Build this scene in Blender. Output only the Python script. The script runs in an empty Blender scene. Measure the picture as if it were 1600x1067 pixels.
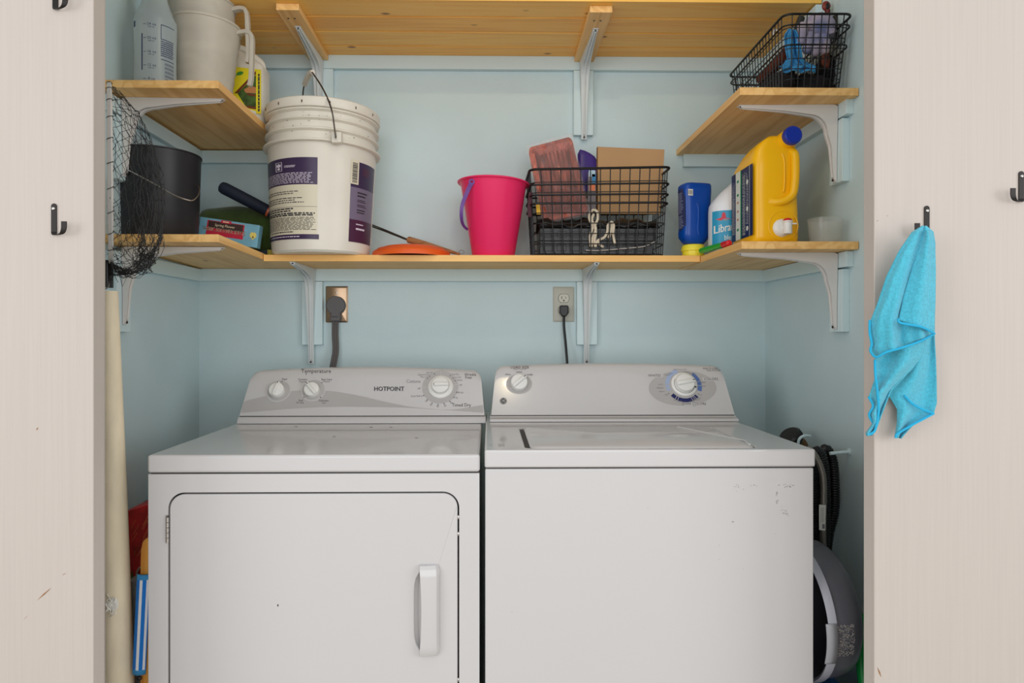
import bpy, bmesh, math, random
from mathutils import Vector, Matrix
random.seed(7)
S = bpy.context.scene
COL = S.collection
PI = math.pi
# ---------------------------------------------------------------- camera
F = 1040.0            # focal length in pixels of the 1600 px wide frame
EZ = 1.165            # eye height
TH = math.atan(0.0156)
CX0 = 764 + F * 0.0156
CY0 = 521.0
cd = bpy.data.cameras.new('camera'); cam = bpy.data.objects.new('camera', cd); COL.objects.link(cam)
cd.sensor_width = 36; cd.lens = F / 1600 * 36; cd.clip_start = 0.05
cd.shift_x = (800 - CX0) / 1600; cd.shift_y = -(533.5 - CY0) / 1600
cam.location = (0, 0, EZ); cam.rotation_euler = (PI / 2, 0, -TH)
S.camera = cam
# ---------------------------------------------------------------- light
w = bpy.data.worlds.new('room_light'); S.world = w; w.use_nodes = True
w.node_tree.nodes['Background'].inputs[0].default_value = (0.95, 0.97, 1.0, 1)
w.node_tree.nodes['Background'].inputs[1].default_value = 0.74
def area(name, loc, target, size, sy, power, color):
    l = bpy.data.lights.new(name, 'AREA'); l.shape = 'RECTANGLE'; l.size = size; l.size_y = sy
    l.energy = power; l.color = color
    o = bpy.data.objects.new(name, l); COL.objects.link(o); o.location = loc
    o.rotation_euler = (Vector(target) - Vector(loc)).to_track_quat('-Z', 'Y').to_euler()
    return o
area('soft_fill', (0.1, -4.0, 1.6), (0.05, 2.1, 1.3), 4.0, 3.0, 84, (0.98, 0.985, 1.0))  # broad frontal fill added behind the camera, not an actual window
area('soft_fill', (-3.3, -1.3, 1.6), (0.3, 1.8, 1.25), 1.8, 2.0, 42, (0.98, 0.985, 1.0))  # unseen left fill, added to brighten the closet's right wall
area('soft_fill', (3.3, -1.3, 1.6), (-0.3, 1.8, 1.25), 1.8, 2.0, 40, (0.98, 0.985, 1.0))  # matching fill on the right, added to lift the left wall
pl = bpy.data.lights.new('ceiling_bulb', 'POINT'); pl.energy = 4.5; pl.color = (1.0, 0.82, 0.5); pl.shadow_soft_size = 0.012
po = bpy.data.objects.new('ceiling_bulb', pl); COL.objects.link(po); po.location = (0.1, 0.85, 2.36)
S.view_settings.view_transform = 'Standard'
S.view_settings.look = 'None'
S.view_settings.gamma = 1
S.view_settings.use_curve_mapping = False
S.view_settings.exposure = 0.0
# ---------------------------------------------------------------- projection helpers (photo measurements -> metres)
def ray(px, py):
    u = (px - CX0) / F; v = (CY0 - py) / F
    c, s = math.cos(TH), math.sin(TH)
    return Vector((u * c + s, c - u * s, v))
def W(px, py, y):
    d = ray(px, py); k = y / d.y
    return Vector((d.x * k, y, EZ + d.z * k))
def WX(px, y): return W(px, CY0, y).x
def WZ(py, y, px=764): return W(px, py, y).z
def on_plane(px, py, p0, n, off=0.0):
    d = ray(px, py); o = Vector((0, 0, EZ))
    k = (p0 - o).dot(n) / d.dot(n)
    return o + d * k + n * off
# ---------------------------------------------------------------- materials
def lin(c):
    c = [x / 255 for x in c[:3]]
    return [x / 12.92 if x <= 0.04045 else ((x + 0.055) / 1.055) ** 2.4 for x in c] + [1]
def mat(name, col, rough=0.5, metal=0.0, bump=0.0, bscale=60, var=0.0, vscale=8, stretch=(1, 1, 1), trans=0.0, alpha=1.0, coat=0.0, col2=None, detail=3, sheen=0, ior=1.45, sss=0):
    m = bpy.data.materials.new(name); m.use_nodes = True
    N = m.node_tree.nodes; L = m.node_tree.links; b = N['Principled BSDF']
    b.inputs['Base Color'].default_value = lin(col); b.inputs['Roughness'].default_value = rough
    b.inputs['Metallic'].default_value = metal; b.inputs['IOR'].default_value = ior
    b.inputs['Transmission Weight'].default_value = trans; b.inputs['Alpha'].default_value = alpha
    b.inputs['Coat Weight'].default_value = coat; b.inputs['Sheen Weight'].default_value = sheen
    if sss:
        b.inputs['Subsurface Weight'].default_value = sss; b.inputs['Subsurface Radius'].default_value = (.02, .02, .02); b.inputs['Subsurface Scale'].default_value = 1
    if var or bump:
        tc = N.new('ShaderNodeTexCoord'); mp = N.new('ShaderNodeMapping'); mp.inputs['Scale'].default_value = stretch
        L.new(tc.outputs['Object'], mp.inputs['Vector'])
    if var:
        no = N.new('ShaderNodeTexNoise'); no.inputs['Scale'].default_value = vscale; no.inputs['Detail'].default_value = detail
        L.new(mp.outputs[0], no.inputs['Vector'])
        r = N.new('ShaderNodeValToRGB'); r.color_ramp.elements[0].position = 0.3; r.color_ramp.elements[1].position = 0.7
        r.color_ramp.elements[0].color = lin(col2 if col2 else [max(0, x * (1 - var)) for x in col]); r.color_ramp.elements[1].color = lin(col)
        L.new(no.outputs[0], r.inputs[0]); L.new(r.outputs[0], b.inputs['Base Color'])
    if bump:
        n2 = N.new('ShaderNodeTexNoise'); n2.inputs['Scale'].default_value = bscale; n2.inputs['Detail'].default_value = 3
        L.new(mp.outputs[0], n2.inputs['Vector'])
        bp = N.new('ShaderNodeBump'); bp.inputs['Strength'].default_value = min(1, bump); bp.inputs['Distance'].default_value = 0.001 * max(1, bump)
        L.new(n2.outputs[0], bp.inputs['Height']); L.new(bp.outputs[0], b.inputs['Normal'])
    return m
def wood(name, c1, c2, axis=0, rough=0.5, knots=True, seed=0.0):
    m = bpy.data.materials.new(name); m.use_nodes = True
    N = m.node_tree.nodes; L = m.node_tree.links; b = N['Principled BSDF']; b.inputs['Roughness'].default_value = rough
    tc = N.new('ShaderNodeTexCoord'); mp = N.new('ShaderNodeMapping')
    sc = [20, 20, 20]; sc[axis] = 1.0
    mp.inputs['Scale'].default_value = sc; mp.inputs['Location'].default_value = (seed, seed * 1.7, seed * .6)
    L.new(tc.outputs['Object'], mp.inputs['Vector'])
    wv = N.new('ShaderNodeTexNoise'); wv.inputs['Scale'].default_value = 1.0; wv.inputs['Detail'].default_value = 5; wv.inputs['Distortion'].default_value = 0.6
    L.new(mp.outputs[0], wv.inputs['Vector'])
    mul = N.new('ShaderNodeMath'); mul.operation = 'MULTIPLY'; mul.inputs[1].default_value = 9.0; L.new(wv.outputs[0], mul.inputs[0])
    fr = N.new('ShaderNodeMath'); fr.operation = 'PINGPONG'; fr.inputs[1].default_value = 1.0; L.new(mul.outputs[0], fr.inputs[0])
    r = N.new('ShaderNodeValToRGB'); r.color_ramp.elements[0].color = lin(c2); r.color_ramp.elements[1].color = lin(c1)
    r.color_ramp.elements[0].position = 0.0; r.color_ramp.elements[1].position = 0.75
    L.new(fr.outputs[0], r.inputs[0]); out = r.outputs[0]
    if knots:
        m2 = N.new('ShaderNodeMapping'); s2 = [11, 11, 11]; s2[axis] = 5.5; m2.inputs['Scale'].default_value = s2
        m2.inputs['Location'].default_value = (seed * 3.1, seed, seed * 2.2)
        L.new(tc.outputs['Object'], m2.inputs['Vector'])
        vo = N.new('ShaderNodeTexVoronoi'); vo.inputs['Scale'].default_value = 1.0; L.new(m2.outputs[0], vo.inputs['Vector'])
        r2 = N.new('ShaderNodeValToRGB'); r2.color_ramp.elements[0].color = (1, 1, 1, 1); r2.color_ramp.elements[1].color = (0, 0, 0, 1)
        r2.color_ramp.elements[0].position = 0.05; r2.color_ramp.elements[1].position = 0.095
        L.new(vo.outputs['Distance'], r2.inputs[0])
        mx = N.new('ShaderNodeMix'); mx.data_type = 'RGBA'; L.new(r2.outputs[0], mx.inputs[0]); L.new(out, mx.inputs[6])
        mx.inputs[7].default_value = lin([c2[0] * .62, c2[1] * .52, c2[2] * .42]); out = mx.outputs[2]
    L.new(out, b.inputs['Base Color'])
    return m
M = {}
M['wall'] = mat('blue_wall_paint', (205, 225, 228), 0.42, bump=0.35, bscale=260, var=0.035, vscale=3)
M['trim'] = mat('blue_trim_paint', (210, 230, 233), 0.40, bump=0.2, bscale=200)
M['door'] = mat('whitewashed_veneer', (195, 185, 176), 0.55, bump=0.06, bscale=6, var=0.022, vscale=9, stretch=(34, 34, 0.5), detail=6)
M['jamb'] = mat('beige_jamb_paint', (206, 197, 186), 0.5, var=0.08, vscale=12, stretch=(1, 1, .3), bump=.2)
M['floor'] = mat('pale_floor', (206, 194, 178), 0.6, var=0.15, vscale=4)
M['ceil'] = mat('ceiling_white', (226, 224, 218), 0.8)
M['pine'] = wood('pine_planks', (255, 200, 98), (250, 184, 80), 0, 0.4, True, 1.3)
M['pine2'] = wood('pine_planks_honey', (255, 194, 90), (246, 176, 72), 0, 0.4, True, 4.7)
M['pinex'] = wood('pine_board', (250, 200, 122), (240, 184, 104), 0, 0.5, True, 2.2)
M['piney'] = wood('pine_board_deep', (244, 198, 128), (228, 176, 104), 1, 0.5, True, 3.4)
M['white'] = mat('white_enamel', (200, 198, 197), 0.16, coat=0.4)
M['groove'] = mat('dark_gap', (70, 68, 66), 0.7)
M['plastic_w'] = mat('white_plastic', (228, 227, 222), 0.3)
M['greyp'] = mat('console_grey', (176, 173, 171), 0.45)
M['ink'] = mat('printed_ink', (62, 60, 62), 0.6)
M['inkl'] = mat('printed_ink_light', (128, 126, 128), 0.6)
M['black'] = mat('black_plastic', (24, 24, 26), 0.38)
M['blackwire'] = mat('black_wire', (9, 9, 10), 0.42)
M['steel'] = mat('steel', (190, 186, 180), 0.3, 1.0)
M['dsteel'] = mat('dark_steel', (92, 86, 80), 0.35, 1.0)
M['bracket'] = mat('bracket_white', (222, 219, 215), 0.32)
M['bracketb'] = mat('bracket_painted_over', (216, 222, 222), 0.36)
# ---------------------------------------------------------------- mesh builder
_tc = {}
def text2d(s):
    if s in _tc: return _tc[s]
    c = bpy.data.curves.new('t', 'FONT'); c.body = s; c.resolution_u = 2; c.align_x = 'CENTER'; c.align_y = 'CENTER'
    o = bpy.data.objects.new('t', c)
    me = bpy.data.meshes.new_from_object(o)
    r = ([tuple(v.co) for v in me.vertices], [tuple(p.vertices) for p in me.polygons])
    bpy.data.objects.remove(o); bpy.data.meshes.remove(me); bpy.data.curves.remove(c)
    _tc[s] = r
    return r
class MB:
    def __init__(s): s.v = []; s.f = []; s.mi = []
    def add(s, vs, fs, m=0):
        o = len(s.v); s.v += [Vector(p) for p in vs]
        for f in fs: s.f.append([i + o for i in f]); s.mi.append(m)
        return s
    def n(s): return len(s.v)
    def xf(s, Mx, a=0):
        for i in range(a, len(s.v)): s.v[i] = Mx @ s.v[i]
        return s
    def warp(s, fn, a=0):
        for i in range(a, len(s.v)): s.v[i] = Vector(fn(s.v[i]))
        return s
    def box(s, x0, x1, y0, y1, z0, z1, m=0):
        return s.add([(x0, y0, z0), (x1, y0, z0), (x1, y1, z0), (x0, y1, z0), (x0, y0, z1), (x1, y0, z1), (x1, y1, z1), (x0, y1, z1)],
              [(0, 3, 2, 1), (4, 5, 6, 7), (0, 1, 5, 4), (1, 2, 6, 5), (2, 3, 7, 6), (3, 0, 4, 7)], m)
    def loft(s, rings, m=0, cap=True, closed=False):
        n = len(rings[0]); o = len(s.v); k = len(rings); fs = []
        for a in range(k if closed else k - 1):
            b = (a + 1) % k
            for i in range(n):
                j = (i + 1) % n
                fs.append((a * n + i, a * n + j, b * n + j, b * n + i))
        if cap and not closed: fs += [tuple(range(n))[::-1], tuple((k - 1) * n + i for i in range(n))]
        return s.add([p for r in rings for p in r], fs, m)
    def grid(s, nu, nv, fn, m=0):
        vs = [fn(i / nu, j / nv) for j in range(nv + 1) for i in range(nu + 1)]
        fs = [(j * (nu + 1) + i, j * (nu + 1) + i + 1, (j + 1) * (nu + 1) + i + 1, (j + 1) * (nu + 1) + i) for j in range(nv) for i in range(nu)]
        return s.add(vs, fs, m)
    def tube(s, pts, r, n=8, m=0, closed=False, cap=True):
        pts = [Vector(p) for p in pts]; k = len(pts); rs = r if isinstance(r, (list, tuple)) else [r] * k
        T = []
        for i in range(k):
            a = pts[(i - 1) % k] if (closed or i > 0) else pts[0]; b = pts[(i + 1) % k] if (closed or i < k - 1) else pts[-1]
            t = (b - a); T.append(t.normalized() if t.length > 1e-9 else Vector((0, 0, 1)))
        up = Vector((0, 0, 1)) if abs(T[0].z) < 0.9 else Vector((1, 0, 0))
        u = (up - T[0] * up.dot(T[0])).normalized(); rings = []
        for i in range(k):
            u = (u - T[i] * u.dot(T[i]));  u = u.normalized() if u.length > 1e-6 else T[i].orthogonal().normalized()
            w_ = T[i].cross(u)
            rings.append([pts[i] + (u * math.cos(2 * PI * j / n) + w_ * math.sin(2 * PI * j / n)) * rs[i] for j in range(n)])
        return s.loft(rings, m, cap and not closed, closed)
    def lathe(s, prof, n=32, c=(0, 0, 0), m=0, cap=False):
        c = Vector(c)
        rings = [[c + Vector((max(r, 1e-4) * math.cos(2 * PI * j / n), max(r, 1e-4) * math.sin(2 * PI * j / n), z)) for j in range(n)] for r, z in prof]
        return s.loft(rings, m, cap)
    def prism(s, poly, fn, d0, d1, m=0):
        n = len(poly)
        vs = [fn(u, v, d0) for u, v in poly] + [fn(u, v, d1) for u, v in poly]
        fs = [tuple(range(n)), tuple(range(2 * n - 1, n - 1, -1))] + [(i, i + n, (i + 1) % n + n, (i + 1) % n) for i in range(n)]
        return s.add(vs, fs, m)
    def text(s, t, size, fn, m=0, sx=1.0):
        vs, fs = text2d(t)
        return s.add([fn(x * size * sx, y * size) for x, y, z in vs], fs, m)
    def ball(s, c, r, n=12, m=0, sc=(1, 1, 1)):
        c = Vector(c); k = n // 2 + 1
        rings = [[c + Vector((r * sc[0] * max(math.sin(PI * a / k), .01) * math.cos(2 * PI * j / n), r * sc[1] * max(math.sin(PI * a / k), .01) * math.sin(2 * PI * j / n), -r * sc[2] * math.cos(PI * a / k))) for j in range(n)] for a in range(k + 1)]
        return s.loft(rings, m, True)
def wpos(o):
    p = Vector((0, 0, 0))
    while o: p += o.location; o = o.parent
    return p
def build(name, mb, mats, parent=None, bevel=0, seg=2, sharp=38, label=None, loc=None, subsurf=0, solid=0, keep=False):
    if not isinstance(mats, (list, tuple)): mats = [mats]
    me = bpy.data.meshes.new(name)
    base = wpos(parent) if parent else (Vector(loc) if loc is not None else Vector((0, 0, 0)))
    me.from_pydata([tuple(v - base) for v in mb.v], [], mb.f)
    for m in mats: me.materials.append(M[m] if isinstance(m, str) else m)
    me.polygons.foreach_set('material_index', mb.mi)
    if not keep:
        bm = bmesh.new(); bm.from_mesh(me); bmesh.ops.recalc_face_normals(bm, faces=bm.faces); bm.to_mesh(me); bm.free()
    me.polygons.foreach_set('use_smooth', [True] * len(me.polygons))
    me.update()
    try: me.set_sharp_from_angle(angle=math.radians(sharp))
    except Exception: pass
    o = bpy.data.objects.new(name, me); COL.objects.link(o)
    if parent: o.parent = parent
    else: o.location = base
    if solid:
        d = o.modifiers.new('solid', 'SOLIDIFY'); d.thickness = solid; d.offset = 0
    if bevel:
        b = o.modifiers.new('bevel', 'BEVEL'); b.width = bevel; b.segments = seg; b.limit_method = 'ANGLE'; b.angle_limit = math.radians(35); b.harden_normals = True
    if subsurf:
        d = o.modifiers.new('sub', 'SUBSURF'); d.levels = subsurf; d.render_levels = subsurf
    if label: o['label'] = label
    return o
def tag(o, label, cat, group=None, kind=None):
    o['label'] = label; o['category'] = cat
    if group: o['group'] = group
    if kind: o['kind'] = kind
    return o
def thing(name, label, cat, loc=(0, 0, 0), group=None):
    o = bpy.data.objects.new(name, None); COL.objects.link(o); o.location = loc; o.empty_display_size = 0.02
    return tag(o, label, cat, group)
def solo(name, mb, mats, label, cat, group=None, **k):
    c = sum(mb.v, Vector()) / len(mb.v); zs = min(v.z for v in mb.v)
    return tag(build(name, mb, mats, None, loc=(c.x, c.y, zs), **k), label, cat, group)
def struct(name, mb, mats, **k):
    o = build(name, mb, mats, **k); o['kind'] = 'structure'; return o
def dup(root, loc, rotz=None, label=None, scale=None):
    r = root.copy(); COL.objects.link(r); r.location = loc
    if rotz is not None: r.rotation_euler = (0, 0, rotz)
    if scale: r.scale = scale
    if label: r['label'] = label
    for ch in list(root.children):
        c = ch.copy(); COL.objects.link(c); c.parent = r
        for g in list(ch.children):
            d = g.copy(); COL.objects.link(d); d.parent = c
    return r
def rrect(x0, x1, z0, z1, r, n=8, corners=(1, 1, 1, 1)):   # bl, br, tr, tl
    P = []
    for (cx, cz, a0, on, kx, kz) in ((x0 + r, z0 + r, PI, corners[0], x0, z0), (x1 - r, z0 + r, 1.5 * PI, corners[1], x1, z0), (x1 - r, z1 - r, 0, corners[2], x1, z1), (x0 + r, z1 - r, .5 * PI, corners[3], x0, z1)):
        if on: P += [(cx + r * math.cos(a0 + .5 * PI * i / n), cz + r * math.sin(a0 + .5 * PI * i / n)) for i in range(n + 1)]
        else: P.append((kx, kz))
    return P
def sell(cx, cy, hx, hy, z, e=3.5, n=32):
    P = []
    for i in range(n):
        a = 2 * PI * i / n; c, s_ = math.cos(a), math.sin(a)
        P.append(Vector((cx + hx * math.copysign(abs(c) ** (2 / e), c), cy + hy * math.copysign(abs(s_) ** (2 / e), s_), z)))
    return P
def smooth(pts, k=6, closed=False):     # Catmull-Rom through points
    P = [Vector(p) for p in pts]; n = len(P); out = []
    for i in range(n if closed else n - 1):
        a = P[(i - 1) % n] if (closed or i) else P[0]; b = P[i]; c = P[(i + 1) % n]; d = P[(i + 2) % n] if (closed or i < n - 2) else P[-1]
        for j in range(k):
            t = j / k
            out.append(0.5 * ((2 * b) + (c - a) * t + (2 * a - 5 * b + 4 * c - d) * t * t + (3 * b - a - 3 * c + d) * t ** 3))
    if not closed: out.append(P[-1])
    return out
def fineprint(mb, fn, u0, u1, v0, v1, rows, m, fill=0.55, ragged=0.15, wl=(0.02, 0.09)):
    """rows of small printed word bars; fn maps u,v to the surface"""
    h = (v1 - v0) / rows
    for r in range(rows):
        v = v1 - (r + .5) * h; u = u0; end = u1 - (u1 - u0) * random.uniform(0, ragged)
        while u < end:
            l = min((u1 - u0) * random.uniform(*wl), end - u)
            mb.add([fn(u, v - h * fill / 2), fn(u + l, v - h * fill / 2), fn(u + l, v + h * fill / 2), fn(u, v + h * fill / 2)], [(0, 1, 2, 3)], m)
            u += l + (u1 - u0) * .015
def frame_z(n):      # matrix whose local z is n, local y is up-ish
    n = Vector(n).normalized(); up = Vector((0, 0, 1)); up = (up - n * up.dot(n)).normalized(); x = up.cross(n)
    return Matrix(((x.x, up.x, n.x, 0), (x.y, up.y, n.y, 0), (x.z, up.z, n.z, 0), (0, 0, 0, 1)))
# ================================================================ the closet
YB = 2.176; YS = 1.620; YM = 1.935; YF = 1.377; YJ = 1.34
XL = WX(311, YB); XR = WX(1196, YB)
mb = MB().box(XL - .1, XR + .1, YB, YB + .1, 0, 2.45); struct('wall_back', mb, 'wall')
mb = MB().box(XL - .1, XL, YJ, YB, 0, 2.45); struct('wall_left', mb, 'wall')
mb = MB().box(XR, XR + .1, YJ, YB, 0, 2.45); struct('wall_right', mb, 'wall')
mb = MB().box(-2.4, 2.4, -2.6, YB + .1, -.05, 0); struct('floor', mb, 'floor')
mb = MB().box(XL - .1, XR + .1, YJ - .1, YB + .1, 2.45, 2.5); struct('ceiling', mb, 'ceil')
JL = WX(165, YJ); JR = WX(1350, YJ)
mb = MB().box(XL - .1, JL - .02, YJ - .09, YJ, 0, 2.45).box(-2.4, XL - .1, YJ - .09, YJ, 0, 2.45); struct('wall_front_left', mb, 'door')
mb = MB().box(JR + .02, XR + .1, YJ - .09, YJ, 0, 2.45).box(XR + .1, 2.4, YJ - .09, YJ, 0, 2.45); struct('wall_front_right', mb, 'door')
# jambs: lining plus a stepped stop
mb = MB().box(JL - .02, JL, YJ - .10, YJ, 0, 2.45).box(JL - .02, JL + .004, YJ - .055, YJ - .03, 0, 2.45); struct('trim_1', mb, 'jamb', bevel=.0015)
mb = MB().box(JR, JR + .02, YJ - .10, YJ, 0, 2.45).box(JR - .004, JR + .02, YJ - .055, YJ - .03, 0, 2.45); struct('trim_2', mb, 'jamb', bevel=.0015)
gb = MB().box(JL - .021, JL + .0006, YJ - .1006, YJ - .056, WZ(88, YJ - .1), 2.44); o = build('old_paint', gb, mat('grey_blue_paint', (176, 184, 186), .5), bpy.data.objects['trim_1'])
YD = 1.195   # door face
dl = WX(146, YD); dr = WX(1366, YD)
mb = MB().box(dl - .80, dl, YD, YD + .035, .01, 2.42); struct('door_1', mb, 'door', bevel=.002)
mb = MB().box(dr, dr + .80, YD, YD + .035, .01, 2.42); struct('door_2', mb, 'door', bevel=.002)
# horizontal cleats and vertical battens painted with the walls
ZT = EZ + .900; ZM = EZ + .209; ZU = EZ + .590
k = [3]
def trim(x0, x1, y0, y1, z0, z1, m='trim'):
    o = struct('trim_%d' % k[0], MB().box(x0, x1, y0, y1, z0, z1), m, bevel=.0012); k[0] += 1; return o
CT = .019
trim(XL, XR, YB - CT, YB, ZT - .044, ZT)                       # back wall under plank shelf
trim(XL, XR, YB - CT, YB, ZM - .040, ZM)                       # back wall under middle shelf
trim(XL, XL + .30, YB - CT, YB, ZU - .040, ZU)                 # short ones below the upper side shelves
trim(WX(1066, YB), XR, YB - CT, YB, ZU - .046, ZU - .002)
for sx, X in ((1, XL), (-1, XR)):
    for z in (ZT, ZU, ZM):
        a, b = sorted((X, X + sx * CT)); trim(a, b, 1.645 if z != ZT else 1.80, YB - CT, z - .042, z - .003)
    for z in (ZU, ZM):
        a, b = sorted((X, X + sx * CT)); trim(a, b, 1.665, 1.728, z - .205, z - .046)
for pc in (507, 910.5):
    x = WX(pc, YB); trim(x - .032, x + .032, YB - CT, YB, WZ(213, YB), ZT - .045)
for pc in (490, 916):
    x = WX(pc, YB); trim(x - .033, x + .033, YB - CT, YB, WZ(538.5, YB), ZM - .041)
# ================================================================ shelves
root = thing('wall_shelf', 'wide tongue-and-groove pine plank shelf across the top of the closet', 'shelf', (0, 2.0, ZT))
ys = [1.800, 1.893, 1.987, 2.087, YB - .001]
mb = MB()
for i in range(4):
    y0, y1 = ys[i], ys[i + 1]
    mb.prism([(y0 + (.006 if i else 0), ZT), (y1 - .003, ZT), (y1, ZT + .004), (y1, ZT + .019), (y0, ZT + .019), (y0, ZT + (.008 if i else 0.0001))], lambda u, v, d: (d, u, v), XL + .003, XR - .003, i % 2)
build('planks', mb, ['pine', 'pine2'], root)
for pc in (500.5, 911):
    x = WX(pc, YB); mb = MB().box(x - .031, x + .031, 1.822, YB - CT - .001, ZT - .019, ZT - .0005)
    bt = build('batten', mb, 'piney', root, bevel=.001)
    for dx in (-.012, .006): build('screw', MB().lathe([(0, -.0015), (.003, -.001), (.003, 0)], 8, (x + dx, 1.87, ZT - .019)), 'dsteel', bt)
def shelf(x0, x1, y0, y1, z, m, label, tilt=0, loc=None):
    mb = MB().box(x0, x1, y0, y1, z, z + .019)
    if tilt: mb.warp(lambda p: (p.x, p.y, p.z + (y1 - p.y) / (y1 - y0) * tilt))
    return solo('wall_shelf', mb, m, label, 'shelf', bevel=.001)
SW = .287
shelf(XL + .002, XL + SW, YS, YB - .001, ZU + .003, 'piney', 'pine board shelf on the left wall holding the spray bottle and pitchers')
shelf(XR - SW - .008, XR - .002, YS, YB - .001, ZU - .006, 'piney', 'pine board shelf on the right wall beneath the wire basket of gloves')
shelf(XL + .002, XL + SW, YS, YB - .001, ZM, 'piney', 'pine board shelf on the left wall beneath the black bucket', tilt=.012)
shelf(XR - SW - .004, XR - .002, YS, YB - .001, ZM - .002, 'piney', 'pine board shelf on the right wall beneath the yellow jug')
shelf(XL + SW + .002, XR - SW - .006, YM, YB - .001, ZM, 'pinex', 'long narrow pine shelf on the back wall between the two lower side shelves')
# ---------------------------------------------------------------- shelf brackets
def bracket(a, b, m, label):
    r_ = thing('shelf_bracket', label, 'bracket', (0, 0, 0), 'pressed steel shelf brackets')
    P = [(0.004, 0), (a - .004, 0), (a, -.002), (a, -.007), (a * .5, -.019), (.075, -.026)]
    cx, cz, R = .075, -.075, .049
    P = [(.003, 0), (.0, -.003)]
    o = [(0, -.006), (0, -b), (.005, -b - .001), (.007, -b + .006), (.014, -b * .55), (.024, -.072)]
    for i in range(1, 8):
        t = PI - (PI / 2) * i / 8; o.append((.024 + .045 + .045 * math.cos(t), -.072 + .047 * math.sin(t)))
    o += [(.072, -.024), (a * .55, -.015), (a - .005, -.007), (a, -.006), (a, 0), (.014, 0), (.006, -.001), (.001, -.004)]
    mb = MB()
    def hw(u, v): return .0145 - .0085 * min(1, max(u / a, -v / b))
    n = len(o)
    for sg in (-1, 1):     # two pressed side webs
        vs = [(u, sg * hw(u, v), v) for u, v in o] + [(u, sg * (hw(u, v) - .003), v) for u, v in o]
        mb.add(vs, [tuple(range(n)), tuple(range(2 * n - 1, n - 1, -1))] + [(i, i + n, (i + 1) % n + n, (i + 1) % n) for i in range(n)])
    # web bridging the two flanges just under the inner edge
    inn = [p for p in o[3:-5]]
    mb.grid(1, len(inn) - 1, lambda s_, t: ((inn[round(t * (len(inn) - 1))][0] - .002), (s_ * 2 - 1) * (hw(*inn[round(t * (len(inn) - 1))]) - .001), inn[round(t * (len(inn) - 1))][1] + .003))
    mb.tube([(p[0] + .000, 0, p[1] + .001) for p in inn], .0028, 6)
    mb.box(0, .0025, -.009, .009, -b - .006, -.02); mb.box(.02, a + .006, -.008, .008, -.0022, 0)
    build('arm', mb, m, r_)
    for x, z, ax in ((a - .002, -.003, 0), (.003, -b + .0, 1)):
        s_ = MB(); k_ = 0; s_.lathe([(0, .003), (.0028, .002), (.0034, 0)], 10)
        s_.xf(Matrix.Translation((x + (.003 if ax else 0), 0, z)) @ (Matrix.Rotation(PI / 2, 4, 'Y') if ax else Matrix.Rotation(PI, 4, 'X')), k_)
        build('screw', s_, 'dsteel', r_)
    return r_
B0 = bracket(.235, .245, 'bracketb', 'pale shelf bracket under the plank shelf behind the white bucket handle')
B0.location = (WX(501, YB), YB - CT - .0015, ZT - .0195); B0.rotation_euler = (0, 0, -PI / 2)
dup(B0, (WX(911, YB), YB - CT - .0015, ZT - .0195), -PI / 2, 'pale shelf bracket under the plank shelf above the wire basket')
B1 = bracket(.205, .300, 'bracketb', 'pale shelf bracket under the middle shelf beside the dryer outlet')
B1.location = (WX(489, YB), YB - CT - .0015, ZM - .0005); B1.rotation_euler = (0, 0, -PI / 2)
dup(B1, (WX(915, YB), YB - CT - .0015, ZM - .0005), -PI / 2, 'pale shelf bracket under the middle shelf right of the white outlet')
B2 = bracket(.245, .190, 'bracket', 'white shelf bracket under the upper right shelf below the glove basket')
B2.location = (XR - CT - .0015, 1.696, ZU - .0065); B2.rotation_euler = (0, 0, PI)
dup(B2, (XR - CT - .0015, 1.696, ZM - .0025), PI, 'white shelf bracket under the lower right shelf below the yellow jug')
dup(B2, (XL + CT + .0015, 1.696, ZU + .0025), 0, 'white shelf bracket under the upper left shelf above the black bucket')
dup(B2, (XL + CT + .0015, 1.696, ZM + .009), 0, 'white shelf bracket under the lower left shelf behind the fishing net')
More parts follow.
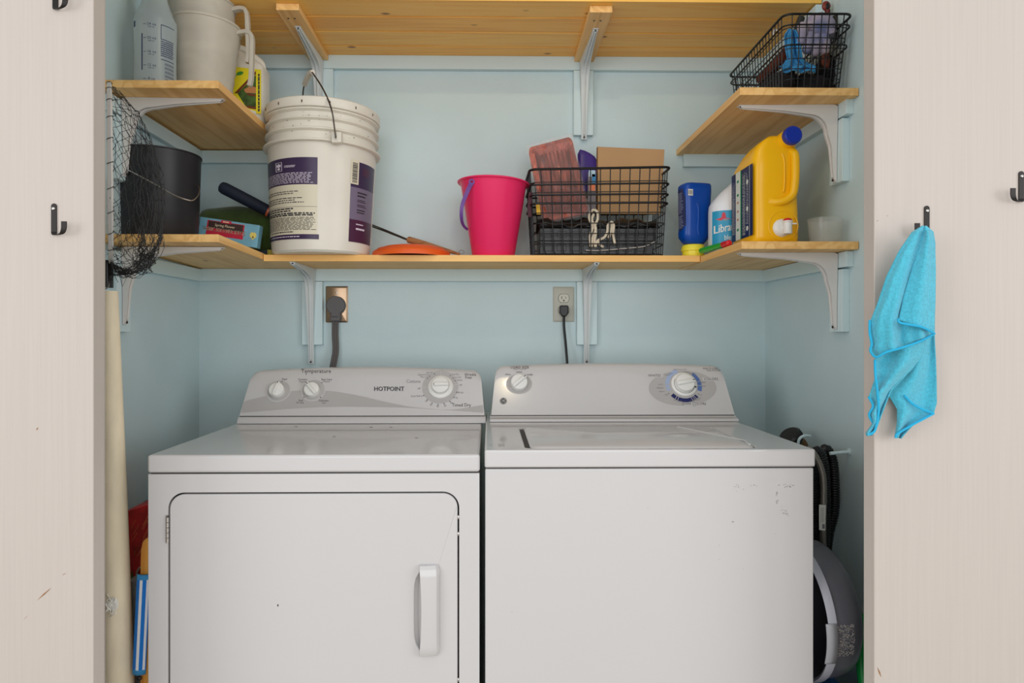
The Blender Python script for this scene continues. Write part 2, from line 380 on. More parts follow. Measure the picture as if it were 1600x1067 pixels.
# ================================================================ dryer
def console(root, x0, x1, T, ybase, yf0, zf0, yt, zt, arch, taper, r=.022, lipx=.004):
    """back panel of a machine: plinth, slanted fascia, rounded top; returns fascia plane"""
    mb = MB(); N = 64; rings = []
    xc = (x0 + x1) / 2; H = (x1 - x0) / 2
    def hs(q):   # height factor near the ends
        d = (abs(q) * H - (H - r)) / r
        return 0 if d <= 0 else r * (1 - math.sqrt(max(0, 1 - min(1, d) ** 2)))
    us = [-1 + 2 * i / N for i in range(N + 1)]
    us = sorted(set([round(u, 5) for u in us] + [round(s_ * (1 - r / H * q), 5) for s_ in (-1, 1) for q in (.02, .06, .12, .2, .3, .42, .56, .72, .86, 1)]))
    for u in us:
        zz = zt + arch * (1 - u * u) - hs(u)
        prof = [(yf0, zf0)]
        q_ = (zz - zf0) / (zt - zf0); ye = yf0 + (yt - yf0) * q_
        for t in (.0, .25, .5, .75, .94): prof.append((yf0 + (yt - yf0) * t * q_, zf0 + (zt - zf0) * t * q_))
        prof += [(ye + .001, zz - .003), (ye + .006, zz), (ye + .02, zz + .001), (yt + .055, zz - .004), (yt + .075, zz - .02), (yt + .08, zf0)]
        ring = []
        for y, z in prof:
            f = max(0, (z - zf0) / (zt - zf0)); ring.append(Vector((xc + (H - taper * f) * u, y, z)))
        rings.append(ring)
    mb.loft(rings, 0, True)
    fas = build('control_panel', mb, 'white', root, sharp=50)
    # plinth below the fascia, slightly wider, with a shadow line between
    p = MB(); p.prism([(ybase, T + .0005), (ybase + .003, T + .008), (yf0 - .004, zf0 - .006), (yf0 - .001, zf0 - .0025), (yt + .075, zf0 - .0025), (yt + .085, T + .0005)], lambda u, v, d: (d, u, v), x0 - lipx, x1 + lipx)
    build('panel_base', p, 'white', root, bevel=.003)
    g = MB().box(x0 + .001, x1 - .001, yf0 + .001, yt + .07, zf0 - .0025, zf0); build('seam', g, 'groove', root)
    n = Vector((0, -(zt - zf0), (yt - yf0))).normalized()
    return fas, Vector((0, yf0, zf0)), n
def disc_on(mb, px, py, r, P, off, m, n=40, sy=1.0):
    c = on_plane(px, py, *P, off); Fm = frame_z(P[1])
    vs = [c + (Fm @ Vector((r * math.cos(2 * PI * i / n), r * sy * math.sin(2 * PI * i / n), 0))) for i in range(n)]
    mb.add(vs, [tuple(range(n))], m)
def arc_on(mb, c, P, r0, r1, a0, a1, off, m, n=12):
    Fm = frame_z(P[1]); o = c + P[1] * off
    q = lambda r, a: o + (Fm @ Vector((r * math.cos(a), r * math.sin(a), 0)))
    mb.grid(n, 1, lambda u, v: q(r0 + (r1 - r0) * v, a0 + (a1 - a0) * u), m)
def knob(root, px, py, P, r, h, ang, m='plastic_w', skirt=0, tail=.35):
    c = on_plane(px, py, *P, .0002); Fm = Matrix.Translation(c) @ frame_z(P[1])
    mb = MB()
    if skirt: mb.lathe([(skirt, 0), (skirt, .002), (skirt - .002, .0045), (r, .006), (r, .006)], 40)
    mb.lathe([(r, 0), (r, h * .55), (r * .93, h * .72), (r * .8, h * .76), (0, h * .78)], 40)
    a = mb.n(); L_ = r * .97
    P_ = rrect(-L_, L_ * (1 + tail), -r * .26, r * .26, r * .2, 4)
    mb.loft([[Vector((u, v, h * .6)) for u, v in P_], [Vector((u * .98, v * .85, h * .95)) for u, v in P_], [Vector((u * .9, v * .6, h * 1.04)) for u, v in P_]], 0, True)
    mb.xf(Matrix.Rotation(ang, 4, 'Z'), a); mb.xf(Fm)
    k_ = build('knob', mb, m, root, sharp=45)
    i_ = MB().box(L_ * .75, L_ * (1 + tail) * .93, -r * .05, r * .05, h * 1.02, h * 1.05); i_.xf(Fm @ Matrix.Rotation(ang, 4, 'Z')); build('pointer', i_, 'ink', k_)
    return k_
def ptext(mb, s, px, py, hpx, P, m, sx=1.0, off=.0006):
    mb.text(s, hpx * 1.35, lambda u, v: on_plane(px + u, py - v, *P, off), m, sx)

dx0 = WX(231, YF); dx1 = WX(749, YF); DT = EZ - .2495
root = thing('clothes_dryer', 'white clothes dryer with a hinged front door, left of the washer', 'dryer', ((dx0 + dx1) / 2, 1.7, 0))
DY = 2.055
mb = MB()   # cabinet with a door opening
ox0 = WX(262, YF); ox1 = WX(717.5, YF); oz1 = WZ(768, YF); oz0 = .26; rr = .034
fz1 = WZ(739.5, YF) ; a = YF + .002; b = a + .02
f3 = lambda u, v, d: (u, d, v)
mb.prism([(dx0, .03), (ox0, .03), (ox0, fz1), (dx0, fz1)], f3, a, b)
mb.prism([(ox1, .03), (dx1, .03), (dx1, fz1), (ox1, fz1)], f3, a, b)
mb.prism([(ox0, oz1), (ox1, oz1), (ox1, fz1), (ox0, fz1)], f3, a, b)
mb.prism([(ox0, .03), (ox1, .03), (ox1, oz0), (ox0, oz0)], f3, a, b)
for cx, sx in ((ox0, 1), (ox1, -1)):
    for cz, sz in ((oz1, -1), (oz0, 1)):
        arc = [(cx + sx * rr * (1 - math.sin(t)), cz + sz * rr * (1 - math.cos(t))) for t in [PI / 2 * i / 10 for i in range(11)]]
        mb.prism([(cx, cz)] + arc, f3, a, b)
mb.box(dx0, dx0 + .01, b, DY, .03, fz1).box(dx1 - .01, dx1, b, DY, .03, fz1).box(dx0, dx1, DY - .01, DY, .03, fz1).box(dx0 + .01, dx1 - .01, b, DY - .01, .03, .05)
build('cabinet', mb, 'white', root)
mb = MB().box(dx0 + .01, dx1 - .01, b + .0005, b + .004, .06, fz1 - .005).box(dx0 + .004, dx1 - .004, YF + .004, b + .02, fz1, fz1 + .003)
build('door_surround', mb, 'groove', root)
mb = MB().box(dx0 + .05, dx1 - .05, YF + .05, DY - .05, 0, .03); build('base', mb, 'groove', root)
mb = MB().box(dx0 - .001, dx1 + .001, YF - .002, DY, fz1 + .003, DT); build('top_panel', mb, 'white', root, bevel=.006, seg=4)
# door with a scooped grip
g = .0035
dm = MB().prism(rrect(ox0 + g, ox1 - g, oz0 + g, oz1 - g, rr - g, 10), f3, YF + .001, YF + .018)
door = build('door', dm, 'white', root)
cut = MB(); sc_c = W(655, 955, YF)
cut.prism([(sc_c.x - .020, sc_c.z - .085), (sc_c.x + .010, sc_c.z - .088), (sc_c.x + .010, sc_c.z + .088), (sc_c.x - .020, sc_c.z + .085)], f3, YF - .02, YF + .012)
cut.v = []; cut.f = []; cut.mi = []
rings = []
for t in range(13):
    tt = -1 + 2 * t / 12; zz = sc_c.z + .082 * tt; wd = .024 * (1 - abs(tt) ** 6 * .55)
    rings.append([Vector((sc_c.x + .012, YF - .01, zz)), Vector((sc_c.x + .012, YF + .012, zz)), Vector((sc_c.x + .012 - wd * .55, YF + .0105, zz)), Vector((sc_c.x + .012 - wd * .9, YF + .004, zz)), Vector((sc_c.x + .012 - wd * 1.02, YF - .01, zz))])
cut.loft(rings)
co = build('cut', cut, 'white'); 
md = door.modifiers.new('b', 'BOOLEAN'); md.object = co; md.operation = 'DIFFERENCE'; md.solver = 'EXACT'
# (cutter and door are both placed in world space through their own origins)
bpy.context.view_layer.update()
dg = bpy.context.evaluated_depsgraph_get(); nm = bpy.data.meshes.new_from_object(door.evaluated_get(dg))
door.modifiers.clear(); door.data = nm; nm.name = 'door'
try: nm.set_sharp_from_angle(angle=math.radians(30))
except Exception: pass
bpy.data.objects.remove(co)
b_ = door.modifiers.new('bevel', 'BEVEL'); b_.width = .0018; b_.segments = 2; b_.limit_method = 'ANGLE'; b_.angle_limit = math.radians(50)
hx0 = WX(655, YF - .01); hx1 = WX(687, YF - .01); hz0 = WZ(1026, YF - .01); hz1 = WZ(884, YF - .01)
mb = MB(); zc = (hz0 + hz1) / 2; hh = (hz1 - hz0) / 2; rings = []
for i in range(17):
    t = -1 + 2 * i / 16; z = zc + hh * t; bow = .0045 * (1 - t * t); ww = (hx1 - hx0)
    xa = hx0 + bow; e = max(0, abs(t) - .9) / .1; out = .014 + .003 * (1 - t * t) - .006 * e
    rings.append([Vector((xa, YF + .0005, z)), Vector((xa, YF - out, z)), Vector((xa + ww * .3, YF - out - .001, z)), Vector((hx1 - .006 - .003 * e, YF - out + .003, z)), Vector((hx1 - .004 * e, YF - .002, z)), Vector((hx1 - .004 * e, YF + .0005, z))])
mb.loft(rings); build('handle', mb, 'white', door, bevel=.002, seg=3)
mb = MB(); hx = WX(262, YF)
for i in range(5):
    z = WZ(806 + i * 8, YF); mb.tube([(hx, YF - .001, z), (hx, YF - .001, z - .0095)], .0034, 10)
mb.box(hx - .004, hx, YF - .0005, YF + .003, WZ(845, YF), WZ(803, YF))
build('hinge', mb, 'steel', door)
for py in (808, 834, 1062): build('latch', MB().ball(W(716, py, YF + .004), .0045, 10, 0, (.8, .5, 1)), 'steel', root)
zf0 = WZ(649, 1.855); zt = WZ(580, 1.925)
fx0 = WX(374, 1.855); fx1 = WX(757, 1.855)
fas, p0, nn = console(root, fx0, fx1, DT, 1.842, 1.855, zf0, 1.925, zt, .011, .012)
P = (p0, nn)
gr = MB()
up = [(30, 835), (42, 775), (110, 752), (180, 735), (250, 716), (330, 706), (400, 702), (470, 700), (545, 704), (620, 712), (750, 735), (900, 770), (1050, 800), (1200, 816), (1300, 820), (1400, 808), (1502, 790)]
lo = [(30, 838), (42, 838), (110, 832), (180, 826), (250, 820), (330, 814), (400, 810), (470, 806), (545, 803), (620, 802), (750, 802), (900, 804), (1050, 808), (1200, 818), (1300, 823), (1400, 830), (1502, 838)]
z8 = lambda q: (370 + q[0] / 3.902, 430 + q[1] / 3.902)
up = smooth([(a_, b_, 0) for a_, b_ in map(z8, up)], 4); lo = smooth([(a_, b_, 0) for a_, b_ in map(z8, lo)], 4)
n_ = len(up) - 1
gr.grid(n_, 1, lambda u, v: on_plane(*[(up if v else lo)[round(u * n_)][q] for q in (0, 1)], *P, .0004), 0)
kc = [(435.5, 610.5), (489.5, 609.5)]
for c_ in kc:
    disc_on(gr, *c_, .0345, P, .0006, 1); disc_on(gr, *c_, .0315, P, .0008, 0)
tc_ = (688, 604.5); disc_on(gr, *tc_, .0515, P, .0008, 0)
C = on_plane(*tc_, *P)
for a_ in (PI / 2, PI + .04, .15): arc_on(gr, C, P, .036, .056, a_ - .012, a_ + .012, .001, 1, 2)
for s_, px, py, h, m_, sx in (('Temperature', 494, 580, 6.5, 2, 1.0), ('HOTPOINT', 608, 608, 7, 2, .98), ('Cottons', 646, 596, 5.5, 3, .9), ('Wrinkle', 735, 585.5, 4.6, 2, .9), ('Free', 732, 590, 4.6, 2, .9), ('Timed Dry', 721, 633, 5.5, 2, .9),
        ('Start', 444.5, 592.5, 3.6, 2, .9), ('Cottons', 473, 593, 3.4, 2, .9), ('Regular', 473, 596.3, 2.8, 3, .9), ('Easy Care', 510.5, 593, 3.4, 2, .9), ('Medium', 510.5, 596.3, 2.8, 3, .9), ('Fluff', 470, 626, 3.4, 2, .9), ('No Heat', 469, 629.3, 2.8, 2, .9), ('Delicates', 506, 626, 3.4, 2, .9), ('Low', 506, 629.5, 2.8, 2, .9),
        ('Less Dry', 672, 582, 3.0, 3, .8), ('Optimum Dry', 662, 585.4, 3.0, 3, .8), ('More Dry', 663.5, 589, 3.0, 3, .8), ('More Dry', 710.5, 584.8, 3.0, 3, .8), ('Less Dry', 715, 589.5, 3.0, 3, .8), ('Damp', 718.5, 593.8, 3.0, 3, .8), ('Off', 689, 580, 3.0, 3, .8), ('Off', 654.5, 607.3, 3.0, 3, .8), ('Off', 719.5, 601.8, 3.0, 3, .8),
        ('Quick Fluff 20', 651, 619, 3.0, 3, .8), ('80 min', 719.5, 613.4, 3.0, 3, .8), ('70', 713.5, 622, 3.2, 3, .9), ('60', 705.5, 629.5, 3.2, 3, .9), ('50', 695.5, 634, 3.2, 3, .9), ('40', 684, 635, 3.2, 3, .9), ('30', 673.5, 632.6, 3.2, 3, .9), ('10', 665.5, 627, 3.2, 3, .9)):
    ptext(gr, s_, px, py, h, P, m_, sx)
ptext(gr, 'HOTPOINT', 608.25, 608, 7, P, 2, .98, .0009); ptext(gr, 'HOTPOINT', 607.75, 607.8, 7, P, 2, .98, .0008)
for px, py in ((441, 596), (503, 598), (475, 621), (501, 621), (478.5, 584.5), (668, 591), (671.5, 588), (679, 584.5), (703.5, 587), (708, 591), (711, 595), (713.5, 613), (709.5, 621), (703, 627.3), (694, 631), (684.5, 632.2), (675, 630), (667.5, 625), (662, 618)):
    disc_on(gr, px, py, .0016, P, .001, 2, 8)
build('panel_graphics', gr, ['greyp', 'white', 'ink', 'inkl'], fas)
knob(root, 433.5, 611, P, .0215, .020, math.radians(80), tail=.1)
knob(root, 488, 610.5, P, .0215, .020, math.radians(132), tail=.25)
knob(root, 688.5, 604.5, P, .0255, .022, math.radians(182), skirt=.0365, tail=-.25)
# speckles of wear on the dryer top
mb = MB()
for px, py in ((522, 681.5), (463, 666), (580, 667), (611, 667), (651, 684)):
    y = (EZ - DT) * F / (py - CY0); c = W(px, py, y); mb.ball((c.x, c.y, DT + .0003), .003, 8, 0, (1.4, .8, .12))
c = W(434, 946, YF); mb.ball((c.x, YF + .0008, c.z), .0025, 8, 0, (.6, .12, 1))
build('chip', mb, 'groove', root)['kind'] = 'stuff'
# ================================================================ washer
wx0 = WX(758, YF); wx1 = WX(1273, YF); WT = WZ(703, YF)
root = thing('washing_machine', 'white top-loading washing machine with scuffed front, right of the dryer', 'washer', ((wx0 + wx1) / 2, 1.7, 0))
wz1 = WZ(733, YF)
mb = MB().box(wx0, wx1 - .001, YF + .002, 2.03, .03, wz1)
mb2 = mb; build('cabinet', mb, 'white', root, bevel=.003, seg=3)
mb = MB().box(wx0 + .003, wx1 - .004, YF + .006, 2.03, wz1, wz1 + .003).box(wx0 + .05, wx1 - .05, YF + .05, 1.98, 0, .03); build('seam', mb, 'groove', root)
# top with the lid opening built from four strips round a well
lx0 = W(829, 700, 1.40).x; lx1 = W(1181, 700, 1.40).x; ly0 = 1.398; ly1 = 1.705
mb = MB().box(wx0 - .001, wx1 + .001, YF - .002, 2.03, wz1 + .003, WT - .006)
mb.box(wx0 - .001, wx1 + .001, YF - .002, ly0 - .004, WT - .006, WT).box(wx0 - .001, wx1 + .001, ly1 + .004, 2.03, WT - .006, WT)
mb.box(wx0 - .001, lx0 - .006, ly0 - .004, ly1 + .004, WT - .006, WT).box(lx1 + .004, wx1 + .001, ly0 - .004, ly1 + .004, WT - .006, WT)
o = MB().box(wx0 - .001, wx1 + .001, YF - .002, 2.03, wz1 + .003, WT)
top = build('top_panel', o, 'white', root)
cu = MB().prism(rrect(lx0 - .010, lx1 + .004, ly0 - .003, ly1 + .004, .02, 6), lambda u, v, d: (u, v, d), WT - .016, WT + .02)
co = build('cut', cu, 'white'); md = top.modifiers.new('b', 'BOOLEAN'); md.object = co; md.operation = 'DIFFERENCE'; md.solver = 'EXACT'
bpy.context.view_layer.update(); dg = bpy.context.evaluated_depsgraph_get(); nm = bpy.data.meshes.new_from_object(top.evaluated_get(dg))
top.modifiers.clear(); top.data = nm
try: nm.set_sharp_from_angle(angle=math.radians(35))
except Exception: pass
bpy.data.objects.remove(co)
b_ = top.modifiers.new('bevel', 'BEVEL'); b_.width = .004; b_.segments = 3; b_.limit_method = 'ANGLE'; b_.angle_limit = math.radians(60)
lm = MB(); R_ = rrect(lx0, lx1, ly0, ly1, .018, 6); R2 = rrect(lx0 + .006, lx1 - .006, ly0 + .006, ly1 - .006, .014, 6)
lm.loft([[Vector((u, v, WT - .0068)) for u, v in R_], [Vector((u, v, WT - .001)) for u, v in R_], [Vector((u, v, WT + .003)) for u, v in R2]])
lid = build('lid', lm, 'white', root, bevel=.0015)
mb = MB(); xa, xb = lx1 - .085, lx1 - .012
mb.tube([(xa, ly1 - .02, WT + .003), (xb + .015, ly0 + .07, WT + .003), (lx1 - .006, ly0 + .02, WT + .003)], .0022, 8); build('rib', mb, 'white', lid)
mb = MB().box(lx0 - .0095, lx0 - .0003, ly0 + .004, ly1 - .01, WT - .0158, WT - .004); build('lid_gap', mb, 'groove', root)
zf0 = WZ(648.5, 1.83); zt = WZ(573, 1.90)
fx0 = WX(767.5, 1.83); fx1 = WX(1148, 1.83)
fas, p0, nn = console(root, fx0, fx1, WT, 1.806, 1.83, zf0, 1.90, zt, .008, .014)
P = (p0, nn)
gr = MB()
def ell(mb, px, py, ax, ay, m, off):
    n = 56; mb.add([on_plane(px + ax * math.cos(2 * PI * i / n), py + ay * math.sin(2 * PI * i / n), *P, off) for i in range(n)], [tuple(range(n))], m)
ell(gr, 811, 600, 20.5, 15.5, 0, .0004)
ell(gr, 1066.5, 606.5, 53, 27.5, 0, .0004)
for cx, cy, hw_, hh_ in ((1022, 587, 14, 2.8), (1111, 592.5, 14, 2.8), (1084.5, 632, 16, 3.0)):
    mbq = [on_plane(cx + u * 1, cy - v, *P, .0007) for u, v in rrect(-hw_, hw_, -hh_, hh_, 2.4, 4)]
    gr.add(mbq, [tuple(range(len(mbq)))], 1)
C = on_plane(1068, 602, *P)
for a0, a1, m_ in ((105, 150, 4), (150, 176, 4), (178, 189, 4), (191, 200, 4), (218, 234, 6), (236, 242, 6), (244, 292, 6), (294, 300, 6), (302, 306, 6), (308, 316, 6), (-22, -2, 5), (0, 14, 5), (16, 50, 5)):
    arc_on(gr, C, P, .040, .0515, math.radians(a0), math.radians(a1), .0006, m_, 8)
for s_, px, py, h, m_, sx in (('LOAD SIZE', 812, 574, 4.2, 2, 1.05), ('START / ON/OFF', 812, 577, 2.0, 3, 1), ('LARGE', 811, 581.5, 2.4, 2, 1), ('SMALL', 794, 585.2, 2.4, 2, 1), ('SUPER', 828, 585.6, 2.4, 2, 1),
        ('WHITES', 1022.5, 587, 4.2, 2, 1), ('COLORS', 1111, 592.5, 4.2, 2, 1), ('DARK COLORS', 1084.5, 631, 4.0, 2, 1), ('COLD', 1084.5, 634, 1.8, 3, 1), ('PUSH TO START', 1110, 576, 2.4, 2, 1), ('PULL TO STOP', 1115, 579, 2.4, 2, 1), ('HEAVY SOIL CYCLE', 1062, 577.5, 1.8, 3, 1),
        ('LIGHT', 1032, 601, 2.2, 3, 1), ('MEDIUM', 1031, 606.4, 2.2, 3, 1), ('HEAVY', 1034, 612, 2.2, 3, 1), ('OFF', 1041, 617, 2.2, 3, 1), ('RINSE', 1043, 586, 2.2, 3, 1), ('SPIN', 1048, 584, 2.2, 3, 1), ('OFF', 1063, 583.4, 2.2, 3, 1), ('HEAVY', 1071, 581.5, 2.2, 3, 1), ('MEDIUM', 1077, 583.5, 2.2, 3, 1), ('LIGHT', 1083, 585.5, 2.2, 3, 1),
        ('RINSE', 1098.5, 597.7, 2.2, 3, 1), ('SPIN', 1099.5, 603.5, 2.2, 3, 1), ('OFF', 1094.5, 617.2, 2.2, 3, 1), ('HEAVY', 1091, 622.7, 2.2, 3, 1), ('MEDIUM', 1087.5, 625, 2.2, 3, 1), ('LIGHT', 1081, 627.4, 2.2, 3, 1), ('SPIN', 1055, 625.5, 2.2, 3, 1), ('RINSE', 1061.5, 627.4, 2.2, 3, 1)):
    ptext(gr, s_, px, py, h, P, m_, sx, .0009)
for px, py in ((1063.5, 585.5), (1045, 615), (1091, 615.8)): disc_on(gr, px, py, .0014, P, .0009, 2, 8)
build('panel_graphics', gr, ['greyp', 'white', 'ink', 'inkl', mat('dial_pale_blue', (160, 176, 206), .5), mat('dial_blue', (84, 112, 168), .5), mat('dial_navy', (28, 34, 92), .5)], fas)
# round monogram badge
bd = MB(); c = on_plane(786.5, 626.5, *P, .0); Fm = Matrix.Translation(c) @ frame_z(nn)
bd.lathe([(.0095, 0), (.0095, .0015), (.0088, .002), (0, .002)], 28, m=0); n0 = 28
bd.tube([(.0078 * math.cos(2 * PI * i / 28), .0078 * math.sin(2 * PI * i / 28), .0022) for i in range(28)], .0004, 4, 1, True)
for i in range(4):
    a_ = PI / 4 + i * PI / 2; bd.tube([(.0078 * math.cos(a_ + q), .0078 * math.sin(a_ + q), .0022) if q else (.0062 * math.cos(a_), .0062 * math.sin(a_), .0022) for q in (-.25, 0, .25)], .0003, 4, 1)
bd.text('GE', .0085, lambda u, v: (u, v, .0023), 1, .85); bd.xf(Fm)
build('badge', bd, ['ink', 'plastic_w'], root, label='round dark badge with white script letters')
knob(root, 811, 599, P, .0240, .020, math.radians(42), tail=.15)
knob(root, 1069, 600.5, P, .0270, .022, math.radians(12), skirt=.0370, tail=.1)
mb = MB(); arc_on(mb, on_plane(1068.5, 601, *P), P, .0282, .0292, math.radians(150), math.radians(345), .007, 0, 24); arc_on(mb, on_plane(1068.5, 601, *P), P, .0295, .034, math.radians(-22), math.radians(-14), .007, 0, 2)
build('dial_mark', mb, 'ink', root)
# scuffs on the front sheet
mb = MB(); random.seed(3)
def fleck(px, py, l, a_):
    c = W(px, py, YF + .0016); ca, sa = math.cos(a_), math.sin(a_); l *= .0009; w_ = .0006
    mb.add([(c.x + ca * l * s1 - sa * w_ * s2, YF + .0016, c.z + sa * l * s1 + ca * w_ * s2) for s1, s2 in ((-1, 0), (0, -1), (1, 0), (0, 1))], [(0, 1, 2, 3)])
for cx, cy, sx_, sy_, n_, a_ in ((1234, 759, 9, 3, 14, 0), (1214, 768, 3, 6, 9, 1.4), (1214, 785, 3, 5, 6, 1.2), (1226, 800, 8, 6, 16, -.7), (1151, 762, 8, 5, 8, -.6), (1180, 758, 6, 2, 4, -.4), (1146, 815, 5, 1, 3, 0)):
    for i in range(n_):
        q = random.gauss(0, .55); fleck(cx + q * sx_, cy + (q * -a_ * .5 + random.gauss(0, .5)) * sy_, random.uniform(.7, 2.6), a_ + random.gauss(0, .5))
for px, py in ((1012, 793), (1211, 834), (800, 956), (1161, 889), (1124, 852), (1124, 874)): fleck(px, py, 1.6, 0)
build('scuff_marks', mb, mat('scuff_grey', (142, 140, 138), .6), root)['kind'] = 'stuff'
mb = MB()
y = (EZ - WT) * F / (697 - CY0)
for i in range(5): mb.box(WX(779, y) + i * .0028, WX(779, y) + i * .0028 + .0014, y - .01, y + .03, WT, WT + .0004)
for i in range(2): mb.box(WX(765, y) + i * .004, WX(765, y) + i * .004 + .001, y - .006, y + .03, WT, WT + .0004)
build('vent_mark', mb, 'greyp', root)
# ================================================================ outlets and cords
def bend_rect(mb, cx, cz, w_, h_, y, t, m=0):
    mb.loft([[Vector((u, y, v)) for u, v in rrect(cx - w_ / 2, cx + w_ / 2, cz - h_ / 2, cz + h_ / 2, .003, 3)],
             [Vector((u, y - t * .4, v)) for u, v in rrect(cx - w_ / 2, cx + w_ / 2, cz - h_ / 2, cz + h_ / 2, .003, 3)],
             [Vector((u, y - t, v)) for u, v in rrect(cx - w_ / 2 + .005, cx + w_ / 2 - .005, cz - h_ / 2 + .005, cz + h_ / 2 - .005, .003, 3)]], m)
c = W(526.5, 475.5, YB)
root = thing('wall_outlet', 'brushed steel outlet plate behind the fat grey dryer plug', 'outlet', (c.x, YB, c.z))
mb = MB(); bend_rect(mb, c.x, c.z, .072, .118, YB - .0003, .006); build('cover_plate', mb, mat('bronze_steel', (176, 150, 124), .32, .9), root, bevel=.001)
mb = MB(); k_ = mb.n(); mb.lathe([(0, .002), (.003, .0015), (.0035, 0)], 10); mb.xf(Matrix.Translation((c.x, YB - .006, c.z + .037)) @ Matrix.Rotation(PI / 2, 4, 'X')); build('screw', mb, 'steel', root)
root = thing('power_cord', 'thick flat grey dryer cord with a large moulded plug', 'cord', (c.x, YB - .01, c.z))
mb = MB(); q = W(524, 479, YB - .03)
out = []
R_ = .030
for i in range(33):
    t = math.radians(-62 + 304 * i / 32); out.append((q.x + R_ * math.cos(t), q.z + .004 + R_ * math.sin(t)))
out += [(q.x - .018, q.z - .047), (q.x + .015, q.z - .047)]
mb.prism(out, f3, YB - .0065, YB - .034)
build('plug', mb, mat('grey_rubber', (98, 96, 97), .55), root, bevel=.004, seg=3)
mb = MB().box(q.x - .011, q.x + .009, YB - .0348, YB - .0342, q.z - .034, q.z - .031); build('slot', mb, 'groove', root)
mb = MB()
pts = [(q.x - .002, YB - .022, q.z - .044), (q.x - .002, YB - .024, q.z - .09), (q.x + .001, YB - .03, q.z - .14), (q.x - .003, YB - .04, q.z - .18), (q.x - .012, YB - .045, q.z - .24), (q.x - .02, YB - .045, q.z - .4)]
for dx in (-.0065, 0, .0065): mb.tube([p + Vector((dx, 0, 0)) for p in smooth(pts, 6)], .0042, 8)
build('cord', mb, mat('grey_cord', (92, 88, 87), .6), root)
c = W(880.5, 475.5, YB)
root = thing('wall_outlet', 'ivory duplex outlet with one free socket above the washer', 'outlet', (c.x, YB, c.z))
mb = MB(); bend_rect(mb, c.x, c.z, .070, .115, YB - .0003, .006); build('cover_plate', mb, mat('ivory_plastic', (192, 192, 180), .4), root, bevel=.001)
iv = mat('ivory_socket', (206, 206, 192), .4)
for s_ in (1, -1):
    zc = c.z + s_ * .0195; mb = MB()
    o_ = []
    for i in range(24):
        t = 2 * PI * i / 24; o_.append((c.x + .0172 * math.cos(t), zc + max(-.0135, min(.0135, .0172 * math.sin(t)))))
    mb.prism(o_, f3, YB - .0062, YB - .0082); so = build('socket', mb, iv, root)
    mb = MB().box(c.x - .0075, c.x - .0055, YB - .0086, YB - .0082, zc - .002, zc + .0065).box(c.x + .0055, c.x + .0072, YB - .0086, YB - .0082, zc - .001, zc + .0055)
    mb.prism([(c.x + .0026 * math.cos(2 * PI * i / 12), zc - .0075 + .0026 * math.sin(2 * PI * i / 12)) for i in range(12)], f3, YB - .0082, YB - .0086)
    build('slot', mb, 'groove', so)
    mb = MB(); mb.tube([(p[0], YB - .0064, p[1]) for p in [(c.x + .0178 * math.cos(2 * PI * i / 32), zc + max(-.014, min(.014, .0178 * math.sin(2 * PI * i / 32)))) for i in range(32)]], .0006, 4, 0, True); build('rim', mb, 'groove', so)
root = thing('power_cord', 'thin black washer cord with a small black plug', 'cord', (c.x, YB - .01, c.z - .02))
q = W(881.5, 486, YB - .02)
mb = MB(); mb.prism([(q.x - .0145, q.z + .018), (q.x + .0125, q.z + .018), (q.x + .0135, q.z - .004), (q.x + .006, q.z - .018), (q.x - .008, q.z - .018), (q.x - .0155, q.z - .004)], f3, YB - .0095, YB - .034)
build('plug', mb, 'black', root, bevel=.004, seg=3)
mb = MB(); mb.tube(smooth([(q.x - .001, YB - .022, q.z - .014), (q.x - .001, YB - .024, q.z - .05), (q.x + .003, YB - .03, q.z - .10), (q.x + .006, YB - .04, q.z - .15), (q.x + .012, YB - .05, q.z - .25)], 6), .0042, 8)
build('cord', mb, 'black', root)
# ================================================================ things on the upper left shelf
ZUT = ZU + .022; ZMT = ZM + .019
def cyl(c, rfn, th, z, off=0.0):   # th measured from -y (towards the room), positive to the right
    r = rfn(z) + off
    return Vector((c[0] + r * math.sin(th), c[1] - r * math.cos(th), z))
def interp(prof):
    def f(z):
        for (r0, z0), (r1, z1) in zip(prof, prof[1:]):
            if z0 <= z <= z1 and z1 > z0: return r0 + (r1 - r0) * (z - z0) / (z1 - z0)
        return prof[0][0] if z < prof[0][1] else prof[-1][0]
    return f
def patch(mb, c, rfn, t0, t1, z0, z1, m, off, nu=16, nv=4, skew=0):
    mb.grid(nu, nv, lambda u, v: cyl(c, rfn, t0 + (t1 - t0) * u, z0 + (z1 - z0) * v, off), m)
R = math.radians
M['frost'] = mat('frosted_plastic', (224, 224, 214), .35, trans=.55, sss=0, alpha=.88)
M['frostb'] = mat('frosted_bottle', (214, 226, 228), .3, trans=.6, alpha=.82)
M['milky'] = mat('milky_pitcher', (224, 216, 200), .42, trans=.25, alpha=.93, var=.07, vscale=14)
M['navyink'] = mat('navy_ink', (44, 56, 96), .5)
M['paperw'] = mat('paper_white', (232, 230, 222), .6)
